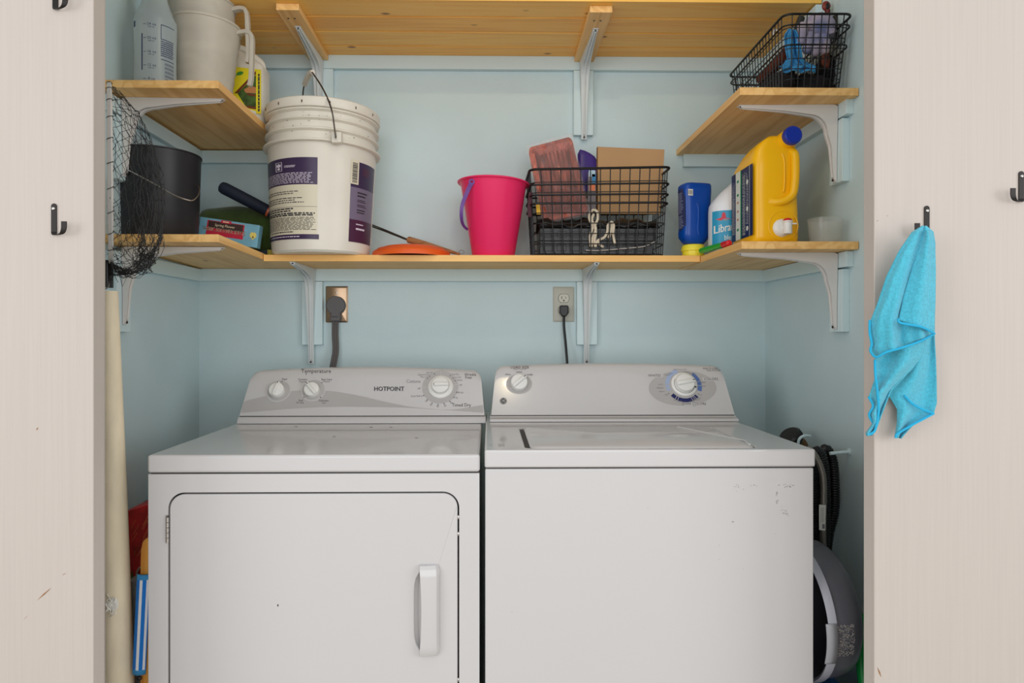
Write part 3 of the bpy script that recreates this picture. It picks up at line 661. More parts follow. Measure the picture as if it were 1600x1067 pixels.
# spray bottle
by = 1.695; bc = (WX(243, by), by); b0 = ZUT - .005
bz = b0
root = thing('spray_bottle', 'clear frosted spray bottle with dark measuring marks on the upper left shelf', 'bottle', (bc[0], by, bz))
hsh = WZ(38, by) - bz
prof = [(0, bz), (.044, bz), (.0485, bz + .005), (.0485, bz + .03), (.0475, bz + hsh * .55), (.0495, bz + hsh * .93), (.0485, bz + hsh), (.044, bz + hsh + .008), (.034, bz + hsh + .035), (.0215, bz + hsh + .075), (.018, bz + hsh + .085), (.018, bz + hsh + .10)]
mb = MB().lathe(prof, 40, (bc[0], bc[1], 0), cap=False); bo = build('bottle_body', mb, 'frostb', root, sharp=60)
rf = interp(prof[1:]); gr = MB()
va = math.atan2(-bc[0], by)    # direction the camera sees the front from
q = lambda px, z: (math.asin(max(-.98, min(.98, (WX(px, by - .03) - bc[0]) / .0475))))
for i in range(5):
    z = bz + .018 + i * .0335; t = q(239, 0)
    patch(gr, bc, rf, t - .30, t - .16, z, z + .0012, 0, .0006, 2, 1)
    gr.text(('8 oz', '12 oz', '16 oz', '20 oz', '24 oz')[i], .009, lambda u, v, t=t, z=z: cyl(bc, rf, t + .10 + u / .0475, z + v + .001, .0007), 0)
    gr.text(('250 ml', '350 ml', '500 ml', '600 ml', '700 ml')[i], .005, lambda u, v, t=t, z=z: cyl(bc, rf, t + .08 + u / .0475, z + v - .006, .0007), 0)
t = q(228, 0); patch(gr, bc, rf, t - .03, t + .03, bz + .04, bz + .13, 0, .0006, 2, 1)
for z, l in ((.155, .055), (.120, .002), (.070, .002)): patch(gr, bc, rf, q(253, 0), q(253, 0) + .75, bz + z, bz + z + .0018, 0, .0006, 8, 1)
patch(gr, bc, rf, q(253, 0), q(253, 0) + .03, bz + .120, bz + .156, 0, .0006, 2, 1)
fineprint(gr, lambda u, v: cyl(bc, rf, u, v, .0007), q(253, 0), q(253, 0) + .75, bz + .078, bz + .118, 8, 0)
for i in range(14): patch(gr, bc, rf, q(257, 0), q(257, 0) + .55, bz + .02 + i * .0033, bz + .0215 + i * .0033 - .0006 * (i % 3), 0, .0007, 5, 1)
patch(gr, bc, rf, q(217, 0) - .3, q(217, 0) - .12, bz + .008, bz + .02, 0, .0006, 3, 1); patch(gr, bc, rf, q(217, 0) - .25, q(217, 0) - .05, bz + .15, bz + .165, 0, .0006, 3, 1)
build('printed_scale', gr, 'navyink', bo)
zt_ = bz + hsh + .095
mb = MB().lathe([(.019, zt_), (.019, zt_ + .018), (.014, zt_ + .022), (.012, zt_ + .03), (0, zt_ + .03)], 24, (bc[0], bc[1], 0)); build('collar', mb, 'plastic_w', root)
mb = MB().prism([(-.035, .0), (.02, .0), (.03, .015), (.025, .03), (-.02, .034), (-.05, .026), (-.05, .014)], lambda u, v, d: (bc[0] + u, bc[1] + d, zt_ + .028 + v), -.011, .011); build('spray_head', mb, mat('spray_blue', (40, 60, 96), .4), root, bevel=.003)
mb = MB().tube(smooth([(bc[0] - .022, by, zt_ + .034), (bc[0] - .032, by, zt_ + .01), (bc[0] - .030, by, zt_ - .012), (bc[0] - .040, by, zt_ - .034)], 5), [.006] * 15 + [.005], 8); build('trigger', mb, mat('trigger_navy', (30, 40, 60), .4), root)
# nested pitchers
def pitcher(name, c, z0, r0, r1, h, label, lean, handle=True):
    root = thing(name, label, 'pitcher', (c[0], c[1], z0), 'nested milky pitchers')
    mb = MB(); N = 48; prof = [(r0 * .2, .0), (r0 * .95, .0), (r0, .005)]
    for i in range(1, 25): prof.append((r0 + (r1 - r0) * i / 24 + (.0016 if i % 3 == 0 else 0), .005 + (h - .012) * i / 24))
    prof += [(r1 + .004, h - .006), (r1 + .004, h), (r1 + .001, h), (r1 - .002, h - .006), (r0 - .002, .006), (r0 * .2, .004)]
    mb.lathe(prof, N, (0, 0, 0)); sh = Matrix.Translation((c[0], c[1], z0)) @ Matrix.Rotation(lean, 4, 'Y')
    for v in mb.v:
        a_ = math.atan2(v.y, v.x)
        if v.z > h * .8: v.xy *= 1 + .12 * max(0, math.cos(a_ - PI)) ** 6 * (v.z / h - .8) / .2
    mb.xf(sh); body = build('pitcher_body', mb, 'milky', root, sharp=45)
    if handle:
        mb = MB(); p_ = smooth([(r1 - .004, 0, h - .014), (r1 + .022, 0, h - .010), (r1 + .036, 0, h - .022), (r1 + .038, 0, h - .07), (r1 + .038, 0, h * .42), (r1 + .034, 0, h * .32)], 6)
        pr = []
        for i, p in enumerate(p_):
            a_ = p_[max(0, i - 1)]; b_ = p_[min(len(p_) - 1, i + 1)]; t = (b_ - a_).normalized(); n_ = Vector((t.z, 0, -t.x)); w_ = .0085
            pr.append([p + n_ * s1 * .0055 + Vector((0, s2 * w_, 0)) for s1, s2 in ((-1, -1), (1, -1), (1, 1), (-1, 1))])
        mb.loft(pr); mb.xf(sh); build('handle', mb, 'milky', root, bevel=.0025)
    return root
py_ = 1.832; pc = (WX(317, py_), py_)
pitcher('measuring_pitcher', pc, ZUT - .006, .068, .090, .232, 'milky plastic pitcher standing on the upper left shelf, outer one of the nested pair', R(2))
pitcher('measuring_pitcher', (pc[0] + .004, pc[1] + .002), ZUT + .050, .062, .084, .235, 'milky plastic pitcher stacked inside the other pitcher, its rim near the plank shelf', R(-1.5), True)
mb = MB().lathe([(0, .012), (.011, .012), (.0145, .009), (.015, 0), (0, 0)], 24, (WX(321, 1.655), 1.655, ZUT - .004)); solo('bottle_cap', mb, 'black', 'small black cap at the front edge of the upper left shelf', 'cap')
# white jug with yellow label
M['jugw'] = mat('jug_white', (226, 222, 210), .35)
jy = 1.94; jx1 = WX(409, jy); jx0 = jx1 - .135; jz = ZUT - .008; jt = WZ(120, jy) 
root = thing('cleaner_jug', 'white jug with a yellow wood-deck label behind the pitchers', 'jug', ((jx0 + jx1) / 2, jy + .05, jz))
mb = MB(); xc = (jx0 + jx1) / 2; hz = WZ(99, jy); top = WZ(66, jy)
mb.loft([sell(xc, jy + .045, .060, .038, jz, 5), sell(xc, jy + .045, .0675, .045, jz + .008, 5), sell(xc, jy + .045, .0675, .045, hz - .008, 5), sell(xc, jy + .045, .062, .040, hz + .002, 4), sell(xc - .012, jy + .045, .046, .034, hz + .022, 3), sell(xc - .03, jy + .045, .026, .026, hz + .045, 2.5), sell(xc - .032, jy + .045, .018, .018, hz + .055, 2), sell(xc - .032, jy + .045, .018, .018, hz + .068, 2)])
jb = build('jug_body', mb, 'jugw', root, sharp=50)
hp = smooth([(xc - .028, jy + .04, hz + .052), (xc - .005, jy + .035, hz + .054), (xc + .030, jy + .035, hz + .030), (xc + .055, jy + .035, hz + .008), (xc + .058, jy + .035, hz - .014)], 6)
mb = MB().tube(hp, .010, 10); build('handle', mb, 'jugw', root)
mb = MB().lathe([(.020, hz + .066), (.020, hz + .085), (.017, hz + .088), (0, hz + .088)], 24, (xc - .032, jy + .045, 0)); build('cap', mb, 'jugw', root)
lb = MB(); ly = jy - .0006
def lq(mb, pts, m, off=0): mb.add([(x, ly - off, z) for x, z in pts], [tuple(range(len(pts)))], m)
LX = lambda px: WX(px, ly); LZ = lambda py: WZ(py, ly)
lq(lb, [(jx0 + .006, LZ(172)), (LX(408), LZ(180)), (LX(408), LZ(111)), (jx0 + .006, LZ(104))], 0)
lq(lb, [(LX(366), LZ(148)), (LX(400), LZ(113)), (LX(400), LZ(118)), (LX(371), LZ(148))], 1, .0003)
lq(lb, [(LX(371), LZ(148)), (LX(400), LZ(119)), (LX(400), LZ(172)), (LX(385), LZ(170))], 2, .0003)
lq(lb, [(LX(381), LZ(142)), (LX(392), LZ(136)), (LX(400), LZ(139)), (LX(400), LZ(148)), (LX(384), LZ(147))], 3, .0005)
lq(lb, [(LX(385), LZ(148)), (LX(400), LZ(150)), (LX(400), LZ(153)), (LX(387), LZ(151))], 1, .0006)
lq(lb, [(LX(385), LZ(167)), (LX(400), LZ(169)), (LX(400), LZ(173)), (LX(388), LZ(171))], 1, .0006)
lq(lb, [(LX(383), LZ(171)), (LX(400), LZ(176)), (LX(400), LZ(180)), (LX(383), LZ(176))], 6, .0006)
lb.add([(LX(375) + .010 * math.cos(a_) , ly - .0004, LZ(117) + .0055 * math.sin(a_) + .002 * math.cos(a_)) for a_ in [2 * PI * i / 20 for i in range(20)]], [tuple(range(20))], 4)
lq(lb, [(LX(368), LZ(120.5)), (LX(369), LZ(121.5)), (LX(378), LZ(115.5))], 4, .0006)
fineprint(lb, lambda u, v: (LX(404.5) + v, ly - .0005, u), LZ(176), LZ(117), -.003, .003, 1, 5, .8, .05, (.05, .13))
build('label', lb, [mat('label_yellow', (238, 222, 40), .5), mat('label_brown', (118, 56, 30), .5), mat('label_green_field', (84, 116, 52), .5, var=.4, vscale=60), mat('label_plank', (196, 132, 84), .5), mat('leaf_green', (70, 150, 60), .5), 'ink', 'paperw'], jb)
# ================================================================ lower left shelf
def shz(y): return ZMT + (YB - y) / (YB - YS) * .012
ky = 1.80; kc_ = (WX(247.5, ky), ky); kz = shz(ky + .1) + .0005; kz1 = WZ(245, ky)
root = thing('black_bucket', 'black plastic bucket with a thin wire handle on the lower left shelf', 'bucket', (kc_[0], ky, kz))
M['pot'] = mat('black_bucket_plastic', (38, 38, 42), .42)
mb = MB().lathe([(.0, kz + .001), (.094, kz + .001), (.098, kz + .006), (.1055, kz1 - .004), (.108, kz1 - .003), (.108, kz1), (.1035, kz1), (.1035, kz1 - .004), (.094, kz + .012), (0, kz + .008)], 56, (kc_[0], ky, 0))
build('bucket_body', mb, 'pot', root)
hz = WZ(290, ky); mb = MB(); ha = R(38)
mb.tube(smooth([W(305.5, 288, ky - .02), W(309.5, 290, ky - .03), W(311.5, 297, ky - .05), W(309, 306, ky - .075), W(301, 313, ky - .10), W(290, 311.5, ky - .112), W(272, 305, ky - .118), W(250, 292, ky - .120), W(224, 278, ky - .118), W(205, 268, ky - .112), W(190, 262, ky - .10), W(184, 262, ky - .06)], 6), .0017, 8)
build('handle', mb, 'steel', root)
# green fabric bundle
root = None
gy = 2.10; gx0 = WX(312, gy); gx1 = WX(436, gy); gz0 = ZMT + .013
mb = MB(); rings = []
for i in range(25):
    t = i / 24; x = gx0 + (gx1 - gx0) * t; e = (1 - abs(2 * t - 1) ** 8) ** .5 if 0 < t < 1 else .25
    e = max(.3, e); hh = (WZ(325, gy) - gz0) / 2 * (1 - .03 * math.sin(t * 9) - .06 * t)
    rings.append([Vector((x, gy + p.x * e, gz0 + hh + (p.y) * hh * e)) for p in sell(0, 0, .054 * (1 + .05 * math.sin(7 * t)), 1, 0, 3.4, 28)])
mb.loft(rings)
for v in mb.v: v.z = max(gz0, v.z)
solo('folded_blanket', mb, mat('olive_fleece', (74, 96, 36), .95, bump=1.5, bscale=700, var=.25, vscale=10, sheen=.3), 'rolled dark green fleece cloth between the black and white buckets', 'cloth', sharp=80)
# dryer-sheet box
by_ = 1.93; a_ = W(303, 337, by_); b_ = W(406, 352, by_)
root = thing('softener_box', 'light blue fabric softener sheet box leaning in front of the green cloth', 'box', ((a_.x + b_.x) / 2, by_, shz(by_) + .0005))
bw = (b_ - a_).length; ang = math.atan2(b_.z - a_.z, b_.x - a_.x); bh = .066
Fx = Matrix.Translation(a_) @ Matrix.Rotation(-ang, 4, 'Y')
zlow = shz(by_) + .002
mb = MB().box(0, bw, 0, .03, -bh, 0).xf(Fx)
lowest = min(v.z for v in mb.v); 
if lowest < zlow: mb.warp(lambda p: (p.x, p.y, max(p.z, zlow)))
bx = build('carton', mb, mat('carton_blue', (128, 186, 208), .5, var=.1, vscale=20), root, bevel=.001)
gr = MB(); fb = lambda u, v, off=.0006: Fx @ Vector((u, -off, v))
def bq(x0, x1, z0, z1, m, off): gr.add([fb(x0, z0, off), fb(x1, z0, off), fb(x1, z1, off), fb(x0, z1, off)], [(0, 1, 2, 3)], m)
k_ = bw / 103
bq(22 * k_, 80 * k_, -26 * k_, -3.2 * k_, 0, .0005); bq(24 * k_, 78 * k_, -15 * k_, -4 * k_, 1, .0007); bq(43 * k_, 59 * k_, -5 * k_, -.6 * k_, 0, .0009)
gr.text('Spring Flower', 5.6 * k_, lambda u, v: fb(50 * k_ + u, -9.4 * k_ + v, .0010), 2); fineprint(gr, lambda u, v: fb(u, v, .0011), 46 * k_, 56 * k_, -3.8 * k_, -1.8 * k_, 1, 2, .7, .05, (.2, .5))
for dz in (0, .0004): gr.text('FABRIC SOFTENER SHEETS', 7.2 * k_, lambda u, v: fb(50 * k_ + u + dz, -16.8 * k_ + v * 1.25, .0011), 2, .78)
gr.add([fb(95 * k_ + 5.5 * k_ * math.cos(t), -17 * k_ + 5.5 * k_ * math.sin(t) * (1 - .25 * (i % 2)), .0008) for i, t in enumerate([2 * PI * j / 12 for j in range(12)])], [tuple(range(12))], 3)
gr.add([fb(x * k_, z * k_, .0008) for x, z in ((93.5, -24), (96.5, -24), (95.5, -18), (94.5, -18))], [(0, 1, 2, 3)], 3)
bq(10 * k_, 10.6 * k_, -24 * k_, 0, 4, .0006)
build('label', gr, [mat('banner_red', (200, 40, 66), .5), mat('banner_dark', (64, 44, 40), .5), mat('cream_ink', (244, 226, 190), .5), mat('badge_yellow', (228, 208, 110), .5), 'ink'], bx)
# dark blue handled tool lying behind
ty = 2.02
root = thing('hand_tool', 'navy foam-grip tool handle with orange ring sticking out left of the white bucket', 'tool', W(428, 335, ty))
p0_ = W(350, 294, ty - .02); p1_ = W(418, 329, ty + .01); dd = (p1_ - p0_)
mb = MB().tube([p0_ - dd * .10, p0_ - dd * .07, p0_, p0_ + dd * .5, p1_], [.009, .0155, .0185, .0185, .0175], 16); build('grip', mb, mat('navy_foam', (22, 32, 50), .7), root)
mb = MB().tube([p1_ + dd * .005, p1_ + dd * .055], .0185, 16); build('ring', mb, mat('orange_ring', (196, 96, 60), .4), root)
mb = MB().tube([p1_ + dd * .056, p1_ + dd * .10, p1_ + dd * .15], [.017, .0165, .016], 16); build('shaft', mb, mat('navy_shaft', (24, 48, 74), .4), root)
mb = MB().box(WX(404, 1.985), WX(419, 1.985), 1.975, 2.0, ZMT + .0005, ZMT + .018, 0)
mb.box(WX(419.5, 1.985), WX(434, 1.985), 1.975, 2.0, ZMT + .0005, ZMT + .019, 1)
for i in range(4): mb.box(WX(421 + i * 3.3, 1.985), WX(422 + i * 3.3, 1.985), 1.9745, 2.0, ZMT + .001, ZMT + .0192, 2)
for i in range(3): mb.box(WX(419.5, 1.985), WX(434, 1.985), 1.9744, 2.0, ZMT + .004 + i * .005, ZMT + .005 + i * .005, 2)
solo('cloth_tape_roll', mb, [mat('navy_wrap', (26, 34, 50), .6), mat('check_yellow', (196, 176, 60), .6), mat('check_olive', (110, 100, 40), .6)], 'small yellow checked and navy bundle beside the bottom of the white bucket', 'bundle', bevel=.001)
# ================================================================ white five gallon bucket
wy = 2.000; wc = (WX(502.5, wy), wy); wz = ZMT + .0005
root = thing('white_bucket', 'large dirty white plastic bucket with purple and cream labels', 'bucket', (wc[0], wy, wz))
M['bucket'] = mat('bucket_white', (232, 226, 212), .36, var=.05, vscale=5, sss=.1)
H_ = WZ(186, wy) - wz
def rb(z): return .1425 + (.0145) * min(1, (z - wz) / (H_ * .74))
p_ = [(0, wz), (.134, wz), (.141, wz + .006)]
for i in range(1, 9): z = wz + .006 + (H_ * .715) * i / 8; p_.append((rb(z), z))
zz = wz + H_ * .73
p_ += [(.166, zz - .001), (.1695, zz + .001), (.1695, zz + .005), (.163, zz + .007), (.155, zz + .010)]
for f_ in (.815, .885, .945): z = wz + H_ * f_; p_ += [(.155, z - .006), (.1645, z - .0016), (.1645, z + .0016), (.155, z + .006)]
p_ += [(.158, wz + H_ * .955), (.1655, wz + H_ * .958), (.1672, wz + H_ * .965), (.1665, wz + H_ + .007), (.163, wz + H_ + .010), (.157, wz + H_ + .008), (.153, wz + H_), (.138, wz + .01), (0, wz + .006)]
tl = Matrix.Translation((wc[0], wy, wz)) @ Matrix.Rotation(R(.7), 4, 'Y') @ Matrix.Translation((-wc[0], -wy, -wz))
mb = MB().lathe(p_, 72, (wc[0], wy, 0)); mb.warp(lambda p: (p.x, p.y, p.z) if p.z < wz + .03 else tl @ p)
bb = build('bucket_body', mb, 'bucket', root, sharp=40)
mb = MB()
for t in (-32, -6, 20, 46, -58, 70): c_ = cyl(wc, lambda z: .1670, R(t), wz + H_ * .985, .0004); mb.ball(tl @ c_, .0028, 8, 0, (.7, .3, 1.6))
for i in range(40):
    t = random.uniform(-50, 75); z = random.uniform(wz + H_ * .76, wz + H_ * .95); c_ = cyl(wc, lambda z: .1570, R(t), z, .0003); mb.ball(tl @ c_, random.uniform(.0006, .0014), 6)
build('dirt_specks', mb, mat('dirt_brown', (92, 66, 48), .8), bb)['kind'] = 'stuff'
gr = MB(); t0, t1 = R(-75), R(9); z1 = WZ(246.5, wy - .155); z0 = WZ(374, wy - .145)
h_ = z1 - z0; cf = lambda u, v, off=.001: tl @ cyl(wc, rb, u, v, off)
def lp(u0, u1, v0, v1, m, off=.0008, nu=20, nv=3): gr.grid(nu, nv, lambda u, v: cf(u0 + (u1 - u0) * u, v0 + (v1 - v0) * v, off), m)
lp(t0, t1, z0, z0 + h_ * .67, 1); lp(t0, t1, z0 + h_ * .67, z1, 0); lp(t0, t1 + R(2), z0, z0 + h_ * .06, 0, .0011)
fineprint(gr, lambda u, v: cf(u, v, .0016), t0, R(6), z0 + h_ * .685, z0 + h_ * .82, 8, 3, .4, .1)
for qx, qz, qw, qh in ((-.0045, .003, .004, .0035), (.0045, .003, .004, .0035), (0, 0, .002, .009), (0, -.006, .0055, .0025)): gr.add([cf(R(-36) + (qx + sx_ * qw) / .15, z0 + h_ * .90 + qz + sz_ * qh, .0018) for sx_, sz_ in ((-1, -1), (1, -1), (1, 1), (-1, 1))], [(0, 1, 2, 3)], 3)
P4 = [(-1, -1), (1, -1), (1, 1), (-1, 1)]
for i in range(4):
    a_, b_ = P4[i], P4[(i + 1) % 4]; q0 = cf(R(-36) + a_[0] * .012 / .15, z0 + h_ * .90 + a_[1] * .012, .0018); q1 = cf(R(-36) + b_[0] * .012 / .15, z0 + h_ * .90 + b_[1] * .012, .0018); gr.tube([q0, q1], .0006, 4, 3)
fineprint(gr, lambda u, v: cf(u, v, .0016), R(-28), R(-14), z0 + h_ * .88, z0 + h_ * .91, 2, 3)
fineprint(gr, lambda u, v: cf(u, v, .0016), t0, R(-10), z0 + h_ * .55, z0 + h_ * .60, 2, 2, .35, .2); fineprint(gr, lambda u, v: cf(u, v, .0016), t0, R(-5), z0 + h_ * .44, z0 + h_ * .52, 3, 2, .35, .2)
lp(t0, t1, z0 + h_ * .397, z0 + h_ * .400, 2, .0014)
fineprint(gr, lambda u, v: cf(u, v, .0016), t0, R(-16), z0 + h_ * .335, z0 + h_ * .39, 2, 2, .55, .12, (.04, .12))
fineprint(gr, lambda u, v: cf(u, v, .0016), t0, R(8), z0 + h_ * .285, z0 + h_ * .33, 2, 2, .75, .05); fineprint(gr, lambda u, v: cf(u, v, .0016), t0, R(8), z0 + h_ * .11, z0 + h_ * .275, 11, 2, .4, .08)
fineprint(gr, lambda u, v: cf(u, v, .0016), R(-60), R(-15), z0 + h_ * .08, z0 + h_ * .10, 1, 2, .6, .08); fineprint(gr, lambda u, v: cf(u, v, .0018), R(-60), R(-10), z0 + h_ * .022, z0 + h_ * .04, 1, 3, .6, .05)
s0, s1 = R(44.5), R(88); y1 = WZ(252, wy - .10); y0 = WZ(377, wy - .10); hh = y1 - y0
lp(s0, s1, y0 + hh * .68, y1, 0); lp(s0, s1, y0 + hh * .28, y0 + hh * .68, 4); lp(s0, s1, y0, y0 + hh * .28, 5)
lp(s0 - R(.5), R(54.5), y0 + hh * .715, y1 + .004, 1, .0014, 6)
v = y0 + hh * .735
while v < y1 - .006: l = random.choice((.0010, .0018, .003)); lp(R(46), R(52.5), v, v + l, 2, .0019, 4, 1); v += l + .0016
lp(R(60), R(72), y0 + hh * .84, y0 + hh * .94, 5, .0012, 8)
for a_, b_ in ((.56, .64), (.50, .54), (.44, .48), (.36, .42)): fineprint(gr, lambda u, v: cf(u, v, .0016), R(54), R(70), y0 + hh * a_, y0 + hh * b_, 2, 2, .45, .25, (.1, .3))
fineprint(gr, lambda u, v: cf(u, v, .0016), R(53.5), R(66), y0 + hh * .215, y0 + hh * .235, 1, 3, .7, .1, (.1, .3)); fineprint(gr, lambda u, v: cf(u, v, .0016), R(53.5), R(68), y0 + hh * .155, y0 + hh * .18, 1, 3, .9, .02, (.2, .4))
build('label', gr, [mat('label_purple', (60, 44, 76), .35), mat('label_cream', (222, 214, 190), .4), mat('label_black', (52, 48, 52), .5), mat('label_lilac', (218, 208, 222), .5), mat('label_grey_violet', (120, 110, 132), .35), mat('label_plum', (76, 40, 66), .35)], bb)
# ears, bail and grip
ea = R(20); mb = MB()
E1 = W(525.5, 216, wy - .167); E2 = Vector((2 * wc[0] - E1.x, wy + .150, E1.z + .012))
mb.box(E1.x - .014, E1.x + .014, E1.y - .002, E1.y + .018, E1.z - .012, E1.z + .018).tube([(E1.x, E1.y - .006, E1.z), (E1.x, E1.y + .01, E1.z)], .005, 12); build('ear', mb, 'bucket', root, bevel=.003)
mb = MB().box(E2.x - .014, E2.x + .014, E2.y - .012, E2.y + .010, E2.z - .018, E2.z + .03); build('ear', mb, 'bucket', root, bevel=.003)
path = smooth([E1 + Vector((0, -.005, 0)), E1 + Vector((0, -.009, .004)), W(522, 195, wy - .176), W(520, 180, wy - .180), W(517, 168, wy - .176), W(512, 154, wy - .160), W(503, 136, wy - .11), W(492, 119, wy - .055), W(486, 113, wy - .015), W(478, 124, wy + .02), W(474, 140, wy + .07), W(473, 160, wy + .12), W(473, 180, wy + .155), E2 + Vector((0, .012, 0))], 6)
mb = MB().tube(path, .0022, 8); bl = build('bail', mb, 'dsteel', root)
mb = MB().tube([W(489, 113, wy - .022), W(486, 113.5, wy - .012), W(481, 121, wy + .012), W(476, 132, wy + .045)], [.0075, .0085, .0085, .008], 12); build('grip', mb, 'bucket', bl)
# skewer tool with wooden handle
sy_ = 2.12
root = thing('wooden_handled_fork', 'long fork with two wire prongs and a wooden handle lying behind the orange disc', 'fork', W(690, 385, sy_))
mb = MB()
for o_ in (0, 3.2): mb.tube([W(560, 343 + o_, sy_ + .02), W(600, 358.5 + o_ * .7, sy_), W(637, 374 + o_ * .4, sy_ - .02)], .0022, 8)
build('prong', mb, 'dsteel', root)
a_ = W(637, 374, sy_ - .02); b_ = W(718, 397, sy_ - .10); dd = b_ - a_
mb = MB().tube([a_, a_ + dd * .02, a_ + dd * .3, a_ + dd * .8, b_], [.007, .0105, .010, .006, .0035], 12); build('handle', mb, wood('fork_handle_wood', (178, 124, 78), (146, 96, 56), 0, .5, False, 5), root)
mb = MB().tube([b_ + Vector((.008 * math.cos(t) + .006, 0, .006 + .006 * math.sin(t))) for t in [2 * PI * i / 14 for i in range(14)]], .0008, 6, 0, True); build('hanging_loop', mb, 'dsteel', root)
# orange flying disc
oy = 2.035; oc = (WX(643, oy - .02), oy - .02); rr_ = (WX(703, oy) - WX(583, oy)) / 2
mb = MB().lathe([(0, .034), (rr_ * .58, .0335), (rr_ * .70, .031), (rr_ * .74, .027), (rr_ * .86, .024), (rr_ * .97, .017), (rr_, .011), (rr_, 0), (rr_ * .97, 0), (rr_ * .96, .012), (rr_ * .8, .021), (0, .029)], 56, (oc[0], oc[1], ZMT + .0005))
for i in range(3): mb.tube([(oc[0] + (rr_ * (.76 + .055 * i)) * math.cos(2 * PI * j / 48), oc[1] + (rr_ * (.76 + .055 * i)) * math.sin(2 * PI * j / 48), ZMT + .0275 - .0015 * i) for j in range(48)], .0009, 5, 0, True)
solo('flying_disc', mb, mat('orange_plastic', (236, 96, 28), .4), 'flat orange plastic throwing disc between the white and pink buckets', 'disc')
# pink bucket
ky = 2.002; pc_ = (WX(771, ky), ky); pz = ZMT + .0005; pr1 = (WX(827, ky) - WX(715, ky)) / 2; pr0 = (WX(803, ky) - WX(737, ky)) / 2; ph = WZ(286, ky) - pz
root = thing('toy_bucket', 'hot pink plastic bucket with a purple handle on the middle shelf', 'bucket', (pc_[0], ky, pz))
rw = pr1 - .006
mb = MB().lathe([(0, pz), (pr0 - .003, pz), (pr0, pz + .003), (rw - .004, pz + ph - .012), (rw - .001, pz + ph - .006), (pr1, pz + ph - .005), (pr1 + .001, pz + ph - .002), (pr1 - .002, pz + ph), (rw - .006, pz + ph), (pr0 - .004, pz + .006), (0, pz + .004)], 56, (pc_[0], ky, 0))
mb.warp(lambda p: (p.x, p.y, p.z - (p.x - pc_[0]) * .04 * (p.z > pz + .1)))
build('bucket_body', mb, mat('hot_pink', (244, 44, 104), .32, sss=.15), root)
mb = MB(); hp = smooth([W(737, 285, ky - .075), W(730, 300, ky - .085), W(722, 322, ky - .09), W(721, 340, ky - .08), W(724, 352, ky - .05), W(731, 359, ky - .02)], 6)
rs = []
for i, p in enumerate(hp):
    a_ = hp[max(0, i - 1)]; b_ = hp[min(len(hp) - 1, i + 1)]; t = (b_ - a_).normalized(); n_ = Vector((t.z, 0, -t.x)).normalized(); w_ = .0065 - .003 * i / len(hp)
    rs.append([p + n_ * s1 * w_ + Vector((0, s2 * .0015, 0)) for s1, s2 in ((-1, -1), (1, -1), (1, 1), (-1, 1))])
mb.loft(rs); c_ = W(737, 284.5, ky - .078); k_ = mb.n(); mb.lathe([(.0045, -.002), (.009, -.002), (.009, .002), (.0045, .002)], 20); mb.xf(Matrix.Translation(c_) @ Matrix.Rotation(PI / 2, 4, 'X'), k_)
build('handle', mb, mat('purple_plastic', (104, 62, 142), .4), root, bevel=.0006)
# ================================================================ wire baskets
def basket(label, c, wx_, wy_, h, flare, hoops, nx, ny, nz, rot, group, slope=0.0, thick=.0020, open_f=0):
    """rectangular wire basket; thing origin at its base; returns root"""
    root = thing('wire_basket', label, 'basket', (0, 0, 0), group)
    def P_(a_, z, extra=0):   # a_ in [0,4) round the perimeter
        f = 1 + flare * (z / h); hx = wx_ / 2 * f + extra; hy = wy_ / 2 * f + extra; r_ = .022
        k_ = int(a_) % 4; t = a_ - int(a_)
        pts = [(-1, -1), (1, -1), (1, 1), (-1, 1)]
        ax, ay = pts[k_]; bx_, by__ = pts[(k_ + 1) % 4]
        x = (ax + (bx_ - ax) * t) * hx; y = (ay + (by__ - ay) * t) * hy
        # rounded corners
        cx_ = max(-hx + r_, min(hx - r_, x)); cy_ = max(-hy + r_, min(hy - r_, y)); d = Vector((x - cx_, y - cy_, 0))
        if d.length > r_: d = d.normalized() * r_
        return Vector((cx_ + d.x, cy_ + d.y, z + slope * (x) * z / h))
    ring_t = []
    for k_ in range(4): ring_t += [k_ + t for t in (0, .02, .04, .07, .11, .2, .4, .6, .8, .89, .93, .96, .98)]
    mb = MB(); mb.tube([P_(t, h, .003) for t in ring_t], thick * 1.5, 8, 0, True); build('rim', mb, 'blackwire', root)
    mb = MB()
    for z in hoops: mb.tube([P_(t, z, .004) for t in ring_t], thick * 1.15, 6, 0, True)
    build('hoop', mb, 'blackwire', root)
    mb = MB()
    for i in range(nz):
        z = .004 + (h * .97 - .004) * i / nz; mb.tube([P_(t, z) for t in ring_t], thick * .6, 5, 0, True)
    for i in range(1, nx):
        for s_ in (0, 2):
            t = s_ + i / nx; p0_ = P_(t, .0); mb.tube([P_(t, h), P_(t, h * .5), P_(t, .012), P_(t, 0.001) * .96 + Vector((0, 0, .0))], thick * .7, 5)
    for i in range(1, ny):
        for s_ in (1, 3): t = s_ + i / ny; mb.tube([P_(t, h), P_(t, h * .5), P_(t, .012), P_(t, .001)], thick * .7, 5)
    for i in range(1, nx): x = wx_ * (i / nx - .5); mb.tube([(x, -wy_ / 2 * .97, .0012), (x, wy_ / 2 * .97, .0012)], thick * .6, 5)
    for i in range(1, ny): y = wy_ * (i / ny - .5); mb.tube([(-wx_ / 2 * .97, y, .0026), (wx_ / 2 * .97, y, .0026)], thick * .6, 5)
    build('wire_mesh', mb, 'blackwire', root)
    root.location = c; root.rotation_euler = (0, 0, rot)
    return root
yb0 = 1.955; bx0 = WX(834, yb0); bx1 = WX(1036, yb0); dpt = .175
ctr = ((bx0 + bx1) / 2 + .003, yb0 + dpt / 2, ZMT + .0015)
bh_ = WZ(262, yb0 - .01) - ctr[2]
